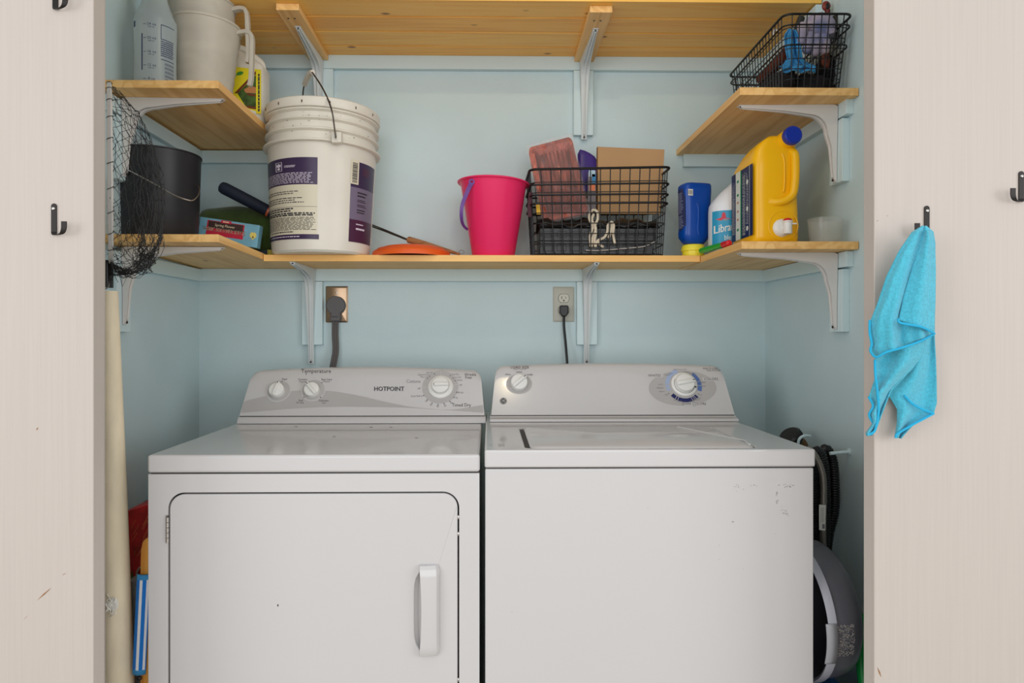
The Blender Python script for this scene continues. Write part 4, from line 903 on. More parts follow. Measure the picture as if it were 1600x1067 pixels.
basket('black wire basket on the middle shelf holding a copper tray pack and cardboard', ctr, (bx1 - bx0), dpt, bh_, .075, (bh_ * .60, bh_ * .70, bh_ * .82), 14, 8, 8, R(1.0), 'black wire baskets', slope=.025, thick=.0025)
# contents of the middle basket
cb = ctr[2] + .005
M['blkbag'] = mat('black_sheet_plastic', (13, 13, 15), .3)
def slab(name, x0, x1, y0, y1, z0, z1, m, label, cat, **k):
    return solo(name, MB().box(x0, x1, y0, y1, z0, z1), m, label, cat, **k)
ty0 = yb0 + .018
def ribbed(z0, z1, label, x0, x1):
    mb = MB().box(x0, x1, ty0, ty0 + .135, z0, z1)
    n_ = 8
    for i in range(n_): mb.box(x0 + .01 + (x1 - x0 - .02) * i / n_, x0 + .01 + (x1 - x0 - .02) * (i + .7) / n_, ty0 - .002, ty0, z0 + (z1 - z0) * .25, z1 - (z1 - z0) * .25)
    solo('black_tray', mb, 'blkbag', label, 'tray', 'black trays stacked in the wire basket', bevel=.002)
xa, xb = WX(842, ty0), WX(1030, ty0)
ribbed(cb, cb + .040, 'black plastic tray at the bottom of the middle shelf basket', xa + .004, xb - .02)
ribbed(cb + .041, cb + .078, 'black plastic tray second from the bottom in the middle shelf basket', xa + .004, xb - .012)
mb = MB(); zA = cb + .0785
mb.grid(24, 10, lambda u, v: (xa + (xb - xa) * u, ty0 + .13 * v, zA + .030 + .006 * math.sin(u * 17 + v * 4) + .004 * math.sin(u * 41 - v * 7) - .022 * (1 - math.sin(PI * min(1, max(0, v)))) ** 2))
mb.grid(24, 4, lambda u, v: (xa + (xb - xa) * u, ty0 + .004 * math.sin(v * 6 + u * 20) - .004, zA + (.030 - .022 + .006 * math.sin(u * 17) + .004 * math.sin(u * 41)) * v))
solo('black_plastic_bag', mb, 'blkbag', 'crumpled black plastic bag lying on the black trays in the basket', 'bag', solid=.0015, sharp=70)
# copper foil tray in clear film
ny_ = yb0 + .050
TL, TR, BR, BL = W(824.7, 231, ny_ + .03), W(893, 213, ny_ + .03), W(919.7, 333, ny_ - .005), W(849, 347, ny_ - .005)
root = thing('foil_tray', 'copper foil tray wrapped in clear film standing in the middle shelf basket', 'tray', (TL + TR + BR + BL) / 4)
def bil(u, v, off=0):
    a_ = BL.lerp(BR, u); b_ = TL.lerp(TR, u); p = a_.lerp(b_, v); n_ = (BR - BL).cross(TL - BL).normalized(); return p + n_ * off
mb = MB(); Rm = rrect(0, 1, 0, 1, .09, 6); Ri = rrect(.12, .88, .07, .93, .07, 6); Rb = rrect(.18, .82, .12, .88, .06, 6)
def rg(R2_, off): return [bil(u, v, off) for u, v in R2_]
mb.loft([rg(Rm, -.012), rg(Rm, .0), rg(Ri, .001), rg(Rb, -.010)]); 
for i in range(8):
    for q0, q1 in (((.2 + .6 * i / 7, .12), (.2 + .6 * i / 7, .88)),): mb.tube([bil(*q0, -.008), bil(*q1, -.008)], .0022, 5)
build('tray_body', mb, mat('copper_foil', (150, 66, 48), .28, .55, bump=.8, bscale=50, var=.35, vscale=26, stretch=(3, 1, 1)), root, sharp=50)
mb = MB(); random.seed(5)
mb.grid(28, 40, lambda u, v: bil(u * 1.06 - .03, v * 1.06 - .03, .005 + .0025 * math.sin(u * 19 + 3 * math.sin(v * 5)) + .002 * math.sin(v * 23 + u * 7) + .0015 * math.sin(u * 47)))
build('clear_wrap', mb, mat('clear_film', (246, 214, 210), .06, alpha=.15, bump=1.2, bscale=45, coat=1), root, sharp=80)
# cardboard
cy = yb0 + .085
a_, b_, c_, d_ = W(934, 334, cy), W(1032, 334, cy), W(1038.5, 233.5, cy), W(934, 229, cy)
mb = MB().loft([[a_, b_, c_, d_], [p + Vector((-.001, .012, 0)) for p in (a_, b_, c_, d_)]])
mb.add([a_ + Vector((-.003, .001, 0)), a_ + Vector((-.003, .012, 0)), d_ + Vector((-.002, .012, 0)), d_ + Vector((-.002, .001, 0))], [(0, 1, 2, 3)])
solo('cardboard_box', mb, mat('cardboard', (190, 150, 106), .85, var=.05, vscale=6), 'flat brown cardboard box upright in the right half of the middle basket', 'box', bevel=.001)
# purple pack
uy = cy + .03
mb = MB(); out = [W(x_, y_, uy) for x_, y_ in ((906, 233), (914, 235), (922, 239), (929, 244), (934, 252), (935, 275), (930, 300), (908, 300), (903, 270), (903, 240))]
mb.loft([[p + Vector((0, .012, 0)) for p in out], [p for p in out], [p.lerp(out[6], .12) - Vector((0, .006, 0)) for p in out]])
solo('purple_pouch', mb, mat('deep_purple', (64, 42, 124), .35), 'dark purple rounded pouch between the foil tray and the cardboard', 'pouch', bevel=.002)
mb = MB(); fy = cy - .012
p = lambda x_, y_: W(x_, y_, fy)
mb.loft([[p(918, 330), p(931, 330), p(931, 267), p(919, 269)], [q_ + Vector((0, .008, 0)) for q_ in (p(918, 330), p(931, 330), p(931, 267), p(919, 269))]])
for x0_, y0_, x1_, y1_, m_ in ((920, 266, 930, 276, 1), (925, 272, 931, 286, 2), (921, 287, 930, 298, 3)): mb.add([W(x0_, y1_, fy - .0006), W(x1_, y1_, fy - .0006), W(x1_, y0_, fy - .0006), W(x0_, y0_, fy - .0006)], [(0, 1, 2, 3)], m_)
solo('snack_packet', mb, [mat('packet_grey', (120, 110, 112), .4), mat('packet_pale_blue', (176, 206, 220), .4), mat('packet_blue', (50, 130, 180), .4), mat('packet_orange', (226, 120, 70), .4)], 'thin packet with blue and orange patches left of the cardboard', 'packet')
mb = MB(); fy = yb0 + .03; mb.loft([[W(838.5, 335, fy), W(845, 335, fy), W(843, 317, fy), W(837, 317, fy)], [W(838.5, 335, fy + .05), W(845, 335, fy + .05), W(843, 317, fy + .05), W(837, 317, fy + .05)]]); solo('yellow_card', mb, mat('card_yellow', (232, 180, 44), .5), 'small yellow card at the left end of the middle basket', 'card')
# white rope loops
mb = MB(); ry = ty0 - .008
for pts in (((923, 385), (922, 368), (926, 355), (921, 342), (922, 333), (927, 328), (933, 331), (934, 342), (930, 352), (931, 364), (929, 376), (930, 386)), ((924, 386), (926, 372), (931, 357), (925, 344), (928, 334)), ((930, 386), (934, 376), (944, 371), (949, 362), (950, 352), (955, 347), (959, 352), (958, 366), (961, 382)), ((951, 372), (955, 360), (956, 350)), ((934, 376), (938, 383), (943, 386))):
    mb.tube(smooth([W(x_, y_, ry + .002 * (i % 2)) for i, (x_, y_) in enumerate(pts)], 5), .0040, 8)
solo('white_cord_bundle', mb, mat('white_cord', (222, 208, 184), .7, bump=.5, bscale=500), 'looped white cord pressed against the front wires of the middle basket', 'cord')
mb = MB(); ly_ = ty0 - .010
mb.tube(smooth([W(x_, y_, ly_) for x_, y_ in ((915, 391), (935, 391.5), (955, 390), (978, 388), (1000, 386), (1012, 383), (1022, 378))], 4), .0016, 6)
solo('clear_strap', mb, mat('clear_strap_plastic', (196, 188, 180), .2, alpha=.8), 'shiny clear strap along the bottom front of the middle basket', 'strap')
# dark strap hanging at the basket's left end
mb = MB(); sy0 = yb0 + .01
mb.loft([[W(x_ + dx, y_, sy0 + k_) for dx, k_ in ((-3, 0), (3, 0), (3, .012), (-3, .012))] for x_, y_ in ((829, 300), (828, 312), (827, 326), (828, 339))]); solo('dark_strap', mb, mat('maroon_webbing', (70, 30, 42), .7), 'short dark maroon strap hanging at the left end of the middle basket', 'strap', bevel=.001)
def polyat(P_, t):
    P_ = [Vector((x, y, 0)) for x, y in P_]; L_ = [(P_[i + 1] - P_[i]).length for i in range(len(P_) - 1)]; T = sum(L_); d = t * T
    for i, l in enumerate(L_):
        if d <= l or i == len(L_) - 1: return P_[i].lerp(P_[i + 1], min(1, d / l))
        d -= l
# ================================================================ right lower shelf and end of middle shelf
M['blueb'] = mat('cobalt_plastic', (6, 70, 160), .28)
by = 1.985; bx0_, bx1_ = WX(1061, by - .03), WX(1115, by - .03); xc = (bx0_ + bx1_) / 2; hw_ = (bx1_ - bx0_) / 2
root = thing('cleaner_bottle', 'cobalt blue squeeze bottle standing upside down on a yellow cap', 'bottle', (xc, by, ZMT + .0005))
z = lambda py: WZ(py, by - .03)
mb = MB().loft([sell(xc - .002, by, .028, .022, z(380), 2.6), sell(xc - .002, by, .036, .026, z(376), 3), sell(xc - .002, by, .046, .030, z(369), 3.4), sell(xc - .001, by, .0475, .031, z(362), 3.6), sell(xc - .001, by, .0445, .030, z(345), 3.6), sell(xc - .000, by, .0455, .030, z(330), 3.6), sell(xc + .001, by, .0475, .031, z(312), 4), sell(xc + .001, by, .0490, .031, z(295), 4.4), sell(xc + .001, by, .0485, .031, z(287), 4.4), sell(xc + .003, by, .045, .028, z(284), 4), sell(xc + .004, by, .036, .02, z(283.5), 4)])
ang = R(12); Mr = Matrix.Translation((xc + .003, by, 0)) @ Matrix.Rotation(ang, 4, 'Z') @ Matrix.Scale(.93, 4, (1, 0, 0)) @ Matrix.Translation((-xc, -by, 0)); mb.xf(Mr)
bb = build('bottle_body', mb, 'blueb', root, sharp=60)
mb = MB().tube(smooth([Mr @ Vector((xc - .012, by - .0295, z(316))), Mr @ Vector((xc - .005, by - .031, z(322))), Mr @ Vector((xc - .004, by - .031, z(340))), Mr @ Vector((xc - .006, by - .031, z(358))), Mr @ Vector((xc - .002, by - .031, z(366)))], 5), .003, 8); build('grip_ridge', mb, 'blueb', bb)
zc = ZMT + .0005
mb = MB().lathe([(0, zc), (.031, zc), (.0325, zc + .004), (.0325, zc + .016), (.0355, zc + .018), (.0355, zc + .024), (.034, zc + .026), (.034, zc + .031), (.030, zc + .036), (0, zc + .036)], 36, (xc + .000, by, 0)); build('cap', mb, mat('cap_yellow', (240, 224, 60), .35), root)
gr = MB(); fl = lambda u, v: Mr @ Vector((xc - .0495 + .0 + 0 * u, by + u, v))
def fs(u, v, off=.0008):   # wraps the narrow left side
    t = u; return Mr @ Vector((xc - (.0485 if v > z(330) else .0470) - off + .004 * abs(t) ** 3, by - .020 * t, v))
gr.grid(6, 6, lambda u, v: fs(-1 + 2.1 * u, z(362) + (z(293) - z(362)) * v), 0)
fineprint(gr, lambda u, v: fs(u, v, .0015), -.7, .8, z(355), z(298), 22, 1, .35, .3, (.1, .3))
build('label', gr, [mat('label_slate', (44, 52, 88), .4), mat('pale_blue_ink', (150, 158, 190), .5)], bb)
gr = MB(); ff = lambda u, v, off=.0006: Mr @ Vector((xc + u, by - .0305 - off, v))
xq = -.040
gr.add([ff(xq, z(305)), ff(xq + .017, z(305)), ff(xq + .017, z(295)), ff(xq, z(295))], [(0, 1, 2, 3)], 0)
for i in range(6): gr.add([ff(xq + .001 + i * .0026, z(303.5), .001), ff(xq + .0022 + i * .0026, z(303.5), .001), ff(xq + .0022 + i * .0026, z(296.5), .001), ff(xq + .001 + i * .0026, z(296.5), .001)], [(0, 1, 2, 3)], 1)
build('barcode', gr, ['paperw', 'ink'], bb)
# bleach bottle
wy_ = 1.90; xl = WX(1116, wy_ - .04); xr = xl + .135; xc = (xl + xr) / 2
root = thing('bleach_bottle', 'white bleach bottle with a turquoise label half hidden behind the yellow jug', 'bottle', (xc, wy_, ZMT))
z = lambda py: WZ(py, wy_ - .05); zb = ZMT - .0015
mb = MB().loft([sell(xc, wy_, .060, .045, zb, 2.6), sell(xc, wy_, .0675, .050, zb + .008, 2.6), sell(xc, wy_, .0675, .050, z(325), 2.6), sell(xc, wy_, .066, .049, z(316), 2.6), sell(xc + .004, wy_, .062, .045, z(308), 2.4), sell(xc + .012, wy_, .048, .040, z(294), 2.2), sell(xc + .022, wy_, .033, .032, z(282), 2), sell(xc + .03, wy_, .020, .020, z(272), 2), sell(xc + .03, wy_, .018, .018, z(264), 2)])
bb = build('bottle_body', mb, mat('bleach_white', (228, 232, 238), .35), root, sharp=60)
mb = MB().lathe([(.021, z(266)), (.021, z(256)), (0, z(256))], 24, (xc + .03, wy_, 0)); build('cap', mb, 'plastic_w', root)
def fe(u, v, off=.0008):
    u = max(-.98, min(.98, u)); e = 2.6; yy = (1 - abs(u) ** e) ** (1 / e); return Vector((xc + (.0675 + off) * u, wy_ - (.050 + off) * yy, v))
gr = MB(); gr.grid(24, 2, lambda u, v: fe(-.97 + 1.94 * u, zb + .012 + (z(327) - zb - .012) * v), 0)
cx = (WX(1132, wy_ - .05) - xc) / .0675
k_ = gr.n()
gr.add([fe(cx + a_ / .0675, z(341) + b_, .0016) for a_, b_ in ((-.018, .002), (-.008, -.002), (.008, -.002), (.019, .001), (.006, .004), (.005, .014), (.002, .020), (-.003, .018), (-.005, .005))], [tuple(range(9))], 2)
gr.add([fe(cx + a_ / .0675, z(341) + b_, .0018) for a_, b_ in ((-.015, .0), (-.008, -.003), (.010, -.003), (.004, -.0005))], [(0, 1, 2, 3)], 3)
for o_ in (0, .0006): gr.text('Librar', .024, lambda u, v: fe(cx + (u + o_ + .002) / .0675, z(355) + v * 1.35 + u * .18, .0018), 1, .82)
gr.text('bleach', .018, lambda u, v: fe(cx + (u + .020) / .0675, z(370) + v * 1.1, .0018), 1, .8)
build('label', gr, [mat('label_turquoise', (40, 150, 190), .4), 'paperw', mat('logo_red', (200, 50, 70), .4), mat('logo_orange', (236, 150, 50), .4)], bb)
# green and red marker-like stick lying on the shelf edge
a_ = Vector((WX(1095, 1.915), 1.915, ZMT + .0105)); b_ = Vector((WX(1141, 1.735), 1.735, ZMT + .0095)); dd = b_ - a_
root = thing('plastic_stick', 'thin bright green plastic stick with a red end along the right shelf edge', 'stick', (a_ + b_) / 2)
mb = MB().tube([a_, a_ + dd * .02, a_ + dd * .3, a_ + dd * .78], [.005, .008, .0085, .0075], 12); build('green_shaft', mb, mat('grass_green', (40, 168, 44), .35), root)
mb = MB().tube([a_ + dd * .785, a_ + dd * .97, b_], [.0088, .0088, .004], 12); build('red_end', mb, mat('tip_red', (208, 34, 40), .35), root)
# yellow detergent jug with tap
M['yel'] = mat('detergent_yellow', (246, 186, 12), .30, sss=.05)
jf = 1.670; x0 = WX(1178, jf); x1 = WX(1254, jf); zb = ZMT - .0015; z = lambda py: WZ(py, jf)
root = thing('detergent_jug', 'large yellow detergent jug with blue cap and white tap on the right shelf', 'jug', ((x0 + x1) / 2, 1.75, zb))
yb_ = 1.842
secs = [(379, .012, .015, 0, 0), (376, .003, .005, 0, 0), (368, 0, 0, 0, 0), (352, 0, 0, 0, 0), (330, .000, 0, 0, -.001), (300, .003, 0, .000, -.002), (270, .001, .0, .0, -.003), (255, .0, .0, .0, -.004), (246, 0, .010, .001, -.005), (238, .002, .035, .004, -.006), (230, .004, .060, .008, -.007), (222, .006, .085, .016, -.010), (214, .008, .108, .030, -.014), (208, .012, .120, .044, -.018)]
rings = []
for py, fy_, ky_, lx_, rx_ in secs:
    X0, X1 = x0 + lx_, x1 + rx_; Y0, Y1 = jf + fy_, yb_ - ky_
    zz_ = max(zb, z(py)) if py > 370 else z(py)
    rings.append(sell((X0 + X1) / 2, (Y0 + Y1) / 2, (X1 - X0) / 2, (Y1 - Y0) / 2, zz_, 5.5, 48))
rings[0] = [Vector((v.x, v.y, zb)) for v in rings[0]]; rings[1] = [Vector((v.x, v.y, zb + .006)) for v in rings[1]]
mb = MB().loft(rings); jb = build('jug_body', mb, 'yel', root, sharp=75)
nx_ = WX(1237, jf - .01); nz_ = z(213)
mb = MB(); mb.tube([(nx_ - .014, jf + .070, nz_ - .022), (nx_ - .005, jf + .03, nz_ - .008), (nx_, jf + .004, nz_ + .000), (nx_, jf - .004, nz_ + .001)], [.028, .027, .0235, .023], 28); build('neck', mb, 'yel', root, sharp=70)
mb = MB(); a_ = Vector((nx_, jf - .004, nz_ + .001)); n_ = Vector((0, -1, .04)).normalized()
mb.tube([a_, a_ + n_ * .016, a_ + n_ * .019], [.0225, .0222, .0195], 40)
for i in range(40):
    t = 2 * PI * i / 40; o_ = Vector((.0224 * math.cos(t), 0, .0224 * math.sin(t))); mb.tube([a_ + o_ + n_ * .001, a_ + o_ + n_ * .015], .0009, 4)
build('cap', mb, mat('cap_blue', (14, 46, 156), .35), root)
# moulded handle
hxp = WX(1237, jf); mb = MB()
hp = smooth([(WX(1238, jf), jf + .012, z(232)), (WX(1241, jf), jf - .002, z(240)), (WX(1241, jf), jf - .006, z(262)), (WX(1240, jf), jf - .006, z(285)), (WX(1237, jf), jf - .004, z(303)), (WX(1226, jf), jf - .001, z(312)), (WX(1214, jf), jf + .004, z(314)), (WX(1206, jf), jf + .012, z(313))], 6)
mb.tube(hp, [.0105] * (len(hp) - 8) + [.0105 + .0005 * i for i in range(8)], 14); build('handle', mb, 'yel', jb, sharp=80)
# grip hollow edge and round boss
mb = MB().tube(smooth([(WX(1222, jf), jf + .0005, z(238)), (WX(1225.5, jf), jf - .0002, z(252)), (WX(1225.5, jf), jf - .0002, z(285)), (WX(1224, jf), jf + .0002, z(298))], 6), .0022, 8); build('moulded_rib', mb, 'yel', jb)
bx_, bz_ = WX(1224, jf), z(352); mb = MB().lathe([(0, .0), (.035, .0), (.0375, .001), (.039, .004), (.040, .008), (.030, .010)], 48)
mb.xf(Matrix.Translation((bx_, jf + .0035, bz_)) @ Matrix.Rotation(PI / 2, 4, 'X') @ Matrix.Scale(-1, 4, (0, 0, 1)))
mb = MB().tube([(bx_ + .037 * math.cos(2 * PI * i / 48), jf + .0006, bz_ + .001 + .037 * math.sin(2 * PI * i / 48)) for i in range(48)], .0016, 8, 0, True); build('boss', mb, 'yel', jb)
tx, tz = WX(1226, jf - .01), z(355)
tp = MB().lathe([(0, .010), (.014, .010), (.018, .008), (.022, .003), (.0235, .0)], 40); tp.xf(Matrix.Translation((tx - .003, jf + .002, tz)) @ Matrix.Rotation(PI / 2, 4, 'X')); tap = build('tap', tp, 'plastic_w', root)
mb = MB().lathe([(.0095, -.016), (.0105, -.014), (.0105, .012), (.012, .013), (.012, .016), (0, .016)], 24, (tx + .005, jf - .016, tz - .001)); build('spout', mb, 'plastic_w', tap)
mb = MB().box(tx + .004, tx + .026, jf - .022, jf - .014, tz + .006, tz + .0095).tube([(tx + .005, jf + .0, tz), (tx + .005, jf - .012, tz)], .009, 12); build('lever', mb, 'plastic_w', tap, bevel=.001)
mb = MB().ball((tx + .005, jf - .016, tz + .0155), .011, 16, 0, (1, 1, .65)); build('button', mb, mat('tap_red', (200, 24, 36), .35), tap)
# label on the left flank
gr = MB(); lx_ = x0 - .0008; Ys = lambda px, py: min(yb_ - .014, max(jf + .010, (x0 - 0) * F / (px - 764)))
def lf(y, zz_, off=0): return Vector((lx_ - off + (.0045 if 0 else 0), y, zz_))
yA, yBk = jf + .006, yb_ - .020; zlo, zhi = ZMT + .022, z(252)
def pl_(a0, a1, m, off, wav=0.0):
    gr.grid(2, 12, lambda u, v: lf(yBk + (yA - yBk) * (a0 + (a1 - a0) * u) , zlo + (zhi - zlo) * v + (zhi - zlo) * .00 * u, off), m)
pl_(0, 1, 0, .0); pl_(.22, .46, 1, .0006); pl_(.45, .50, 2, .0009); pl_(.86, .875, 1, .0006)
fineprint(gr, lambda u, v: lf(yBk + (yA - yBk) * v, zlo + (zhi - zlo) * u, .0008), .04, .96, .54, .68, 6, 1, .35, .1, (.01, .05)); fineprint(gr, lambda u, v: lf(yBk + (yA - yBk) * v, zlo + (zhi - zlo) * u, .0008), .1, .9, .04, .18, 5, 1, .3, .1, (.01, .05))
for zz_ in (.12, .40, .78): gr.add([lf(yBk + (yA - yBk) * (.77 + .05 * math.cos(2 * PI * i / 16)), zlo + (zhi - zlo) * (zz_ + .035 * math.sin(2 * PI * i / 16)), .0009) for i in range(16)], [tuple(range(16))], 1)
fineprint(gr, lambda u, v: lf(yBk + (yA - yBk) * v, zlo + (zhi - zlo) * u, .0008), .18, .95, .72, .82, 3, 1, .3, .3, (.01, .05))
for zz_, m_ in ((.15, 2), (.3, 3), (.42, 3), (.55, 3), (.66, 2), (.86, 2)): gr.add([lf(yBk + (yA - yBk) * (.33 + .05 * math.cos(2 * PI * i / 12)), zlo + (zhi - zlo) * (zz_ + .02 * math.sin(2 * PI * i / 12)), .0012) for i in range(12)], [tuple(range(12))], m_)
build('label', gr, [mat('label_navy', (30, 40, 84), .35), mat('label_ivory', (222, 226, 214), .4), mat('label_green', (30, 140, 90), .4), mat('label_tan', (200, 150, 120), .4)], jb)
# clear measuring cup
cy = 1.675; cc = (WX(1289.5, cy), cy); z0 = ZMT - .0015; cr = (WX(1316, cy) - WX(1263, cy)) / 2; ch = WZ(341, cy) - z0
mb = MB().lathe([(0, z0), (cr * .84, z0), (cr * .86, z0 + .002), (cr * .99, z0 + ch - .003), (cr * 1.02, z0 + ch - .002), (cr * 1.02, z0 + ch), (cr * .97, z0 + ch), (cr * .83, z0 + .004), (0, z0 + .003)], 44, (cc[0], cc[1], 0))
solo('measuring_cup', mb, mat('clear_cup', (214, 216, 208), .15, alpha=.14, coat=1), 'small clear plastic cup right of the yellow jug', 'cup')
# ================================================================ upper right basket
uy0, uy1 = 1.645, 1.985; zsh = ZU - .006 + .019
ux0 = WX(1226, uy0); ux1 = WX(1314, uy0); ctr = ((ux0 + ux1) / 2 + .004, (uy0 + uy1) / 2, zsh + .0015)
bh2 = WZ(21, uy0 - .02) - ctr[2]
basket('black wire basket of gloves on the upper right shelf', ctr, ux1 - ux0, uy1 - uy0, bh2, .16, (bh2 * .60, bh2 * .86), 9, 20, 7, R(-1.0), 'black wire baskets')
def blob(mb, c, rx, ry, rz, m=0, amp=.12, seed=0, n=22):
    k_ = mb.n(); mb.ball((0, 0, 0), 1, n, m)
    for i in range(k_, mb.n()):
        p = mb.v[i]; s_ = 1 + amp * (math.sin(p.x * 4 + seed) * math.cos(p.y * 5 + seed * 2) + .6 * math.sin(p.z * 7 + seed * 3 + p.x * 3))
        mb.v[i] = Vector((c[0] + p.x * rx * s_, c[1] + p.y * ry * s_, c[2] + p.z * rz * s_))
z = lambda py, y: WZ(py, y)
cz0 = ctr[2] + .005
# grey work glove: cuff, palm and finger tubes
gy = 1.715
mb = MB(); blob(mb, W(1280, 46, gy), .043, .032, .040, 0, .07, 1, 28)
for i, (x0_, y0_, x1_, y1_) in enumerate(((1254, 40, 1250, 68), (1264, 55, 1260, 80), (1275, 58, 1274, 84), (1287, 58, 1288, 82), (1296, 50, 1300, 52))):
    a_ = W(x0_, y0_, gy - .02); b_ = W(x1_, y1_, gy - .028); mb.tube([a_, a_.lerp(b_, .5) + Vector((0, -.006, 0)), b_, b_ + (b_ - a_) * .12], [.013, .0125, .011, .006], 12)
solo('work_glove', mb, mat('grey_pink_glove', (196, 176, 180), .85, var=.35, vscale=18, col2=(110, 122, 166), bump=1, bscale=300), 'grey knitted work glove bunched on top of the upper right basket', 'glove', sharp=80)
mb = MB(); gy = 1.69
def drape(u, v):
    Lp = [(1233, 45), (1226, 55), (1227, 75), (1230, 90), (1224, 100), (1218, 104)]; Rp = [(1243, 47), (1249, 60), (1252, 78), (1254, 92), (1262, 98), (1276, 103)]
    a_ = polyat(Lp, v); b_ = polyat(Rp, v); p = a_.lerp(b_, u)
    return W(p.x, p.y + 3 * math.sin(u * 9) * v, gy + .008 * math.sin(u * 11 + v * 3) + .004 * math.sin(u * 23) - .012 * v)
mb.grid(30, 30, drape)
k_ = mb.n(); mb.grid(24, 10, lambda u, v: W(1222 + 52 * u, 101 + 11 * v + 2 * math.sin(u * 14), gy - .014 - .006 * math.sin(u * 13 + v * 4)))
solo('cleaning_cloth', mb, mat('sky_cloth', (70, 164, 226), .85, bump=1, bscale=300, var=.2, vscale=30), 'sky blue rag crumpled in the upper right basket', 'cloth', solid=.003, sharp=80)
mb = MB(); gy = 1.74
blob(mb, (W(1296, 70, gy).x, gy + .02, cz0 + .085), .024, .03, .05, 0, .1, 5); blob(mb, (W(1226, 100, gy).x, gy + .07, cz0 + .048), .028, .12, .046, 0, .1, 3); blob(mb, (.800, gy + .11, cz0 + .052), .050, .12, .052, 0, .1, 7); blob(mb, (W(1268, 110, gy).x, gy + .005, cz0 + .036), .052, .050, .036, 0, .12, 4); blob(mb, (W(1262, 92, gy).x, gy + .01, cz0 + .055), .030, .030, .022, 0, .12, 6)
solo('black_glove', mb, mat('black_fabric', (26, 24, 26), .9, bump=1, bscale=300), 'black fabric glove heaped under the sky blue rag in the basket', 'glove', sharp=80)
gy = 1.735; M['drub'] = mat('dark_olive_rubber', (44, 44, 40), .6)
for p0_, p1_, r_, nm_, l_, c__ in (((1252, 28), (1245, 48), .0095, 'rubber_strap', 'dark rounded strap end poking up left of the grey glove', 'strap'), ((1308, 27), (1311, 55), .016, 'dark_sleeve', 'wide dark fabric sleeve behind the right side of the grey glove', 'sleeve')):
    mb = MB(); a_ = W(*p0_, gy); b_ = W(*p1_, gy); mb.tube([a_ + (a_ - b_) * .12, a_, b_, b_ + (b_ - a_) * .5], [r_ * .5, r_, r_, r_ * .7], 12)
    solo(nm_, mb, 'drub', l_, c__, sharp=80)
mb = MB()
for i, (px, py, yy, l) in enumerate(((1214, 100, 1.80, .10), (1204, 110, 1.86, .09))):
    c_ = W(px, py, yy); mb.tube([(c_.x - .012, yy + l / 2, c_.z - .01), (c_.x, yy, c_.z), (c_.x + .008, yy - l / 2, c_.z + .014)], [.014, .017, .016], 12)
M['rust'] = mat('rust_knit', (128, 58, 34), .85, var=.6, vscale=50, bump=1, bscale=300)
solo('orange_glove', mb, 'rust', 'rust orange knitted glove low in the left of the upper right basket', 'glove', sharp=80)
mb = MB(); blob(mb, W(1290, 95, 1.66), .010, .008, .019, 0, .2, 2, 14); solo('wool_tuft', mb, 'rust', 'small rust orange wool tuft near the front right of the upper basket', 'tuft', sharp=80)
root = thing('hand_tool', 'tool with a round dark red handle sticking up out of the upper right basket', 'tool', W(1291, 60, 1.74))
q = lambda px, py: W(px, py, 1.735)
mb = MB().tube([q(1296, 75), q(1294.5, 40), q(1294, 24), q(1293, 16)], [.004, .004, .0055, .007], 10); build('shaft', mb, mat('maroon_paint', (96, 26, 22), .45), root)
mb = MB().ball(q(1291, 9.5), .0115, 18, 0, (1, .55, 1.15)); hd = build('handle', mb, mat('handle_red', (132, 44, 30), .4), root)
mb = MB().ball(q(1291.5, 10.5) + Vector((0, -.0045, 0)), .007, 14, 0, (.8, .4, 1.3)); build('hollow', mb, 'black', hd)
mb = MB().tube(smooth([W(1208.5, 58, 1.70), W(1208.5, 50, 1.70), W(1211, 46, 1.70), W(1214, 48, 1.70)], 5), .0016, 8); solo('white_hook', mb, 'plastic_w', 'tiny white hook clipped on the left rim of the upper right basket', 'hook')
# ================================================================ landing net on the left
ny = 1.50
hx_ = WX(170.5, ny); z1_ = WZ(136, ny); z0_ = WZ(412, ny); zc = (z0_ + z1_) / 2; rz_ = (z1_ - z0_) / 2; ry_ = .115
root = thing('landing_net', 'fishing landing net with white frame and black mesh hanging beside the left jamb', 'net', (hx_, ny, z0_))
def hoop(t): # t=0 top
    y = ny - ry_ * .95 * math.sin(t)
    return Vector((hx_ * y / ny + .004 * math.sin(t / 2) ** 2, y, zc + rz_ * math.cos(t) * (1 + .08 * (y / ny - 1))))
mb = MB(); pts = [hoop(2 * PI * i / 48) for i in range(48)]
rs = []
for i, p in enumerate(pts):
    a_ = pts[i - 1]; b_ = pts[(i + 1) % 48]; t = (b_ - a_).normalized(); n_ = Vector((1, 0, 0)); b2 = t.cross(n_)
    rs.append([p + n_ * s1 * .0050 + b2 * s2 * .0035 for s1, s2 in ((-1, -1), (1, -1), (1, 1), (-1, 1))])
mb.loft(rs, closed=True); fr = build('frame', mb, 'bracket', root, bevel=.001)
mb = MB(); gx = WX(168, ny); mb.loft([sell(gx, ny, .009, .014, WZ(py, ny), 3, 16) for py in (408, 414, 440, 448, 450)]); gp = build('grip', mb, 'black', root)
mb = MB().tube([(gx + .010 * math.cos(t), ny - .012, WZ(446, ny) + .010 * math.sin(t)) for t in [2 * PI * i / 20 for i in range(20)]], .0012, 6, 0, True); build('hanging_ring', mb, 'steel', gp)
mb = MB(); random.seed(11)
NA, NS = 30, 17
end = W(213, 416, ny) ; mid = W(238, 280, ny)
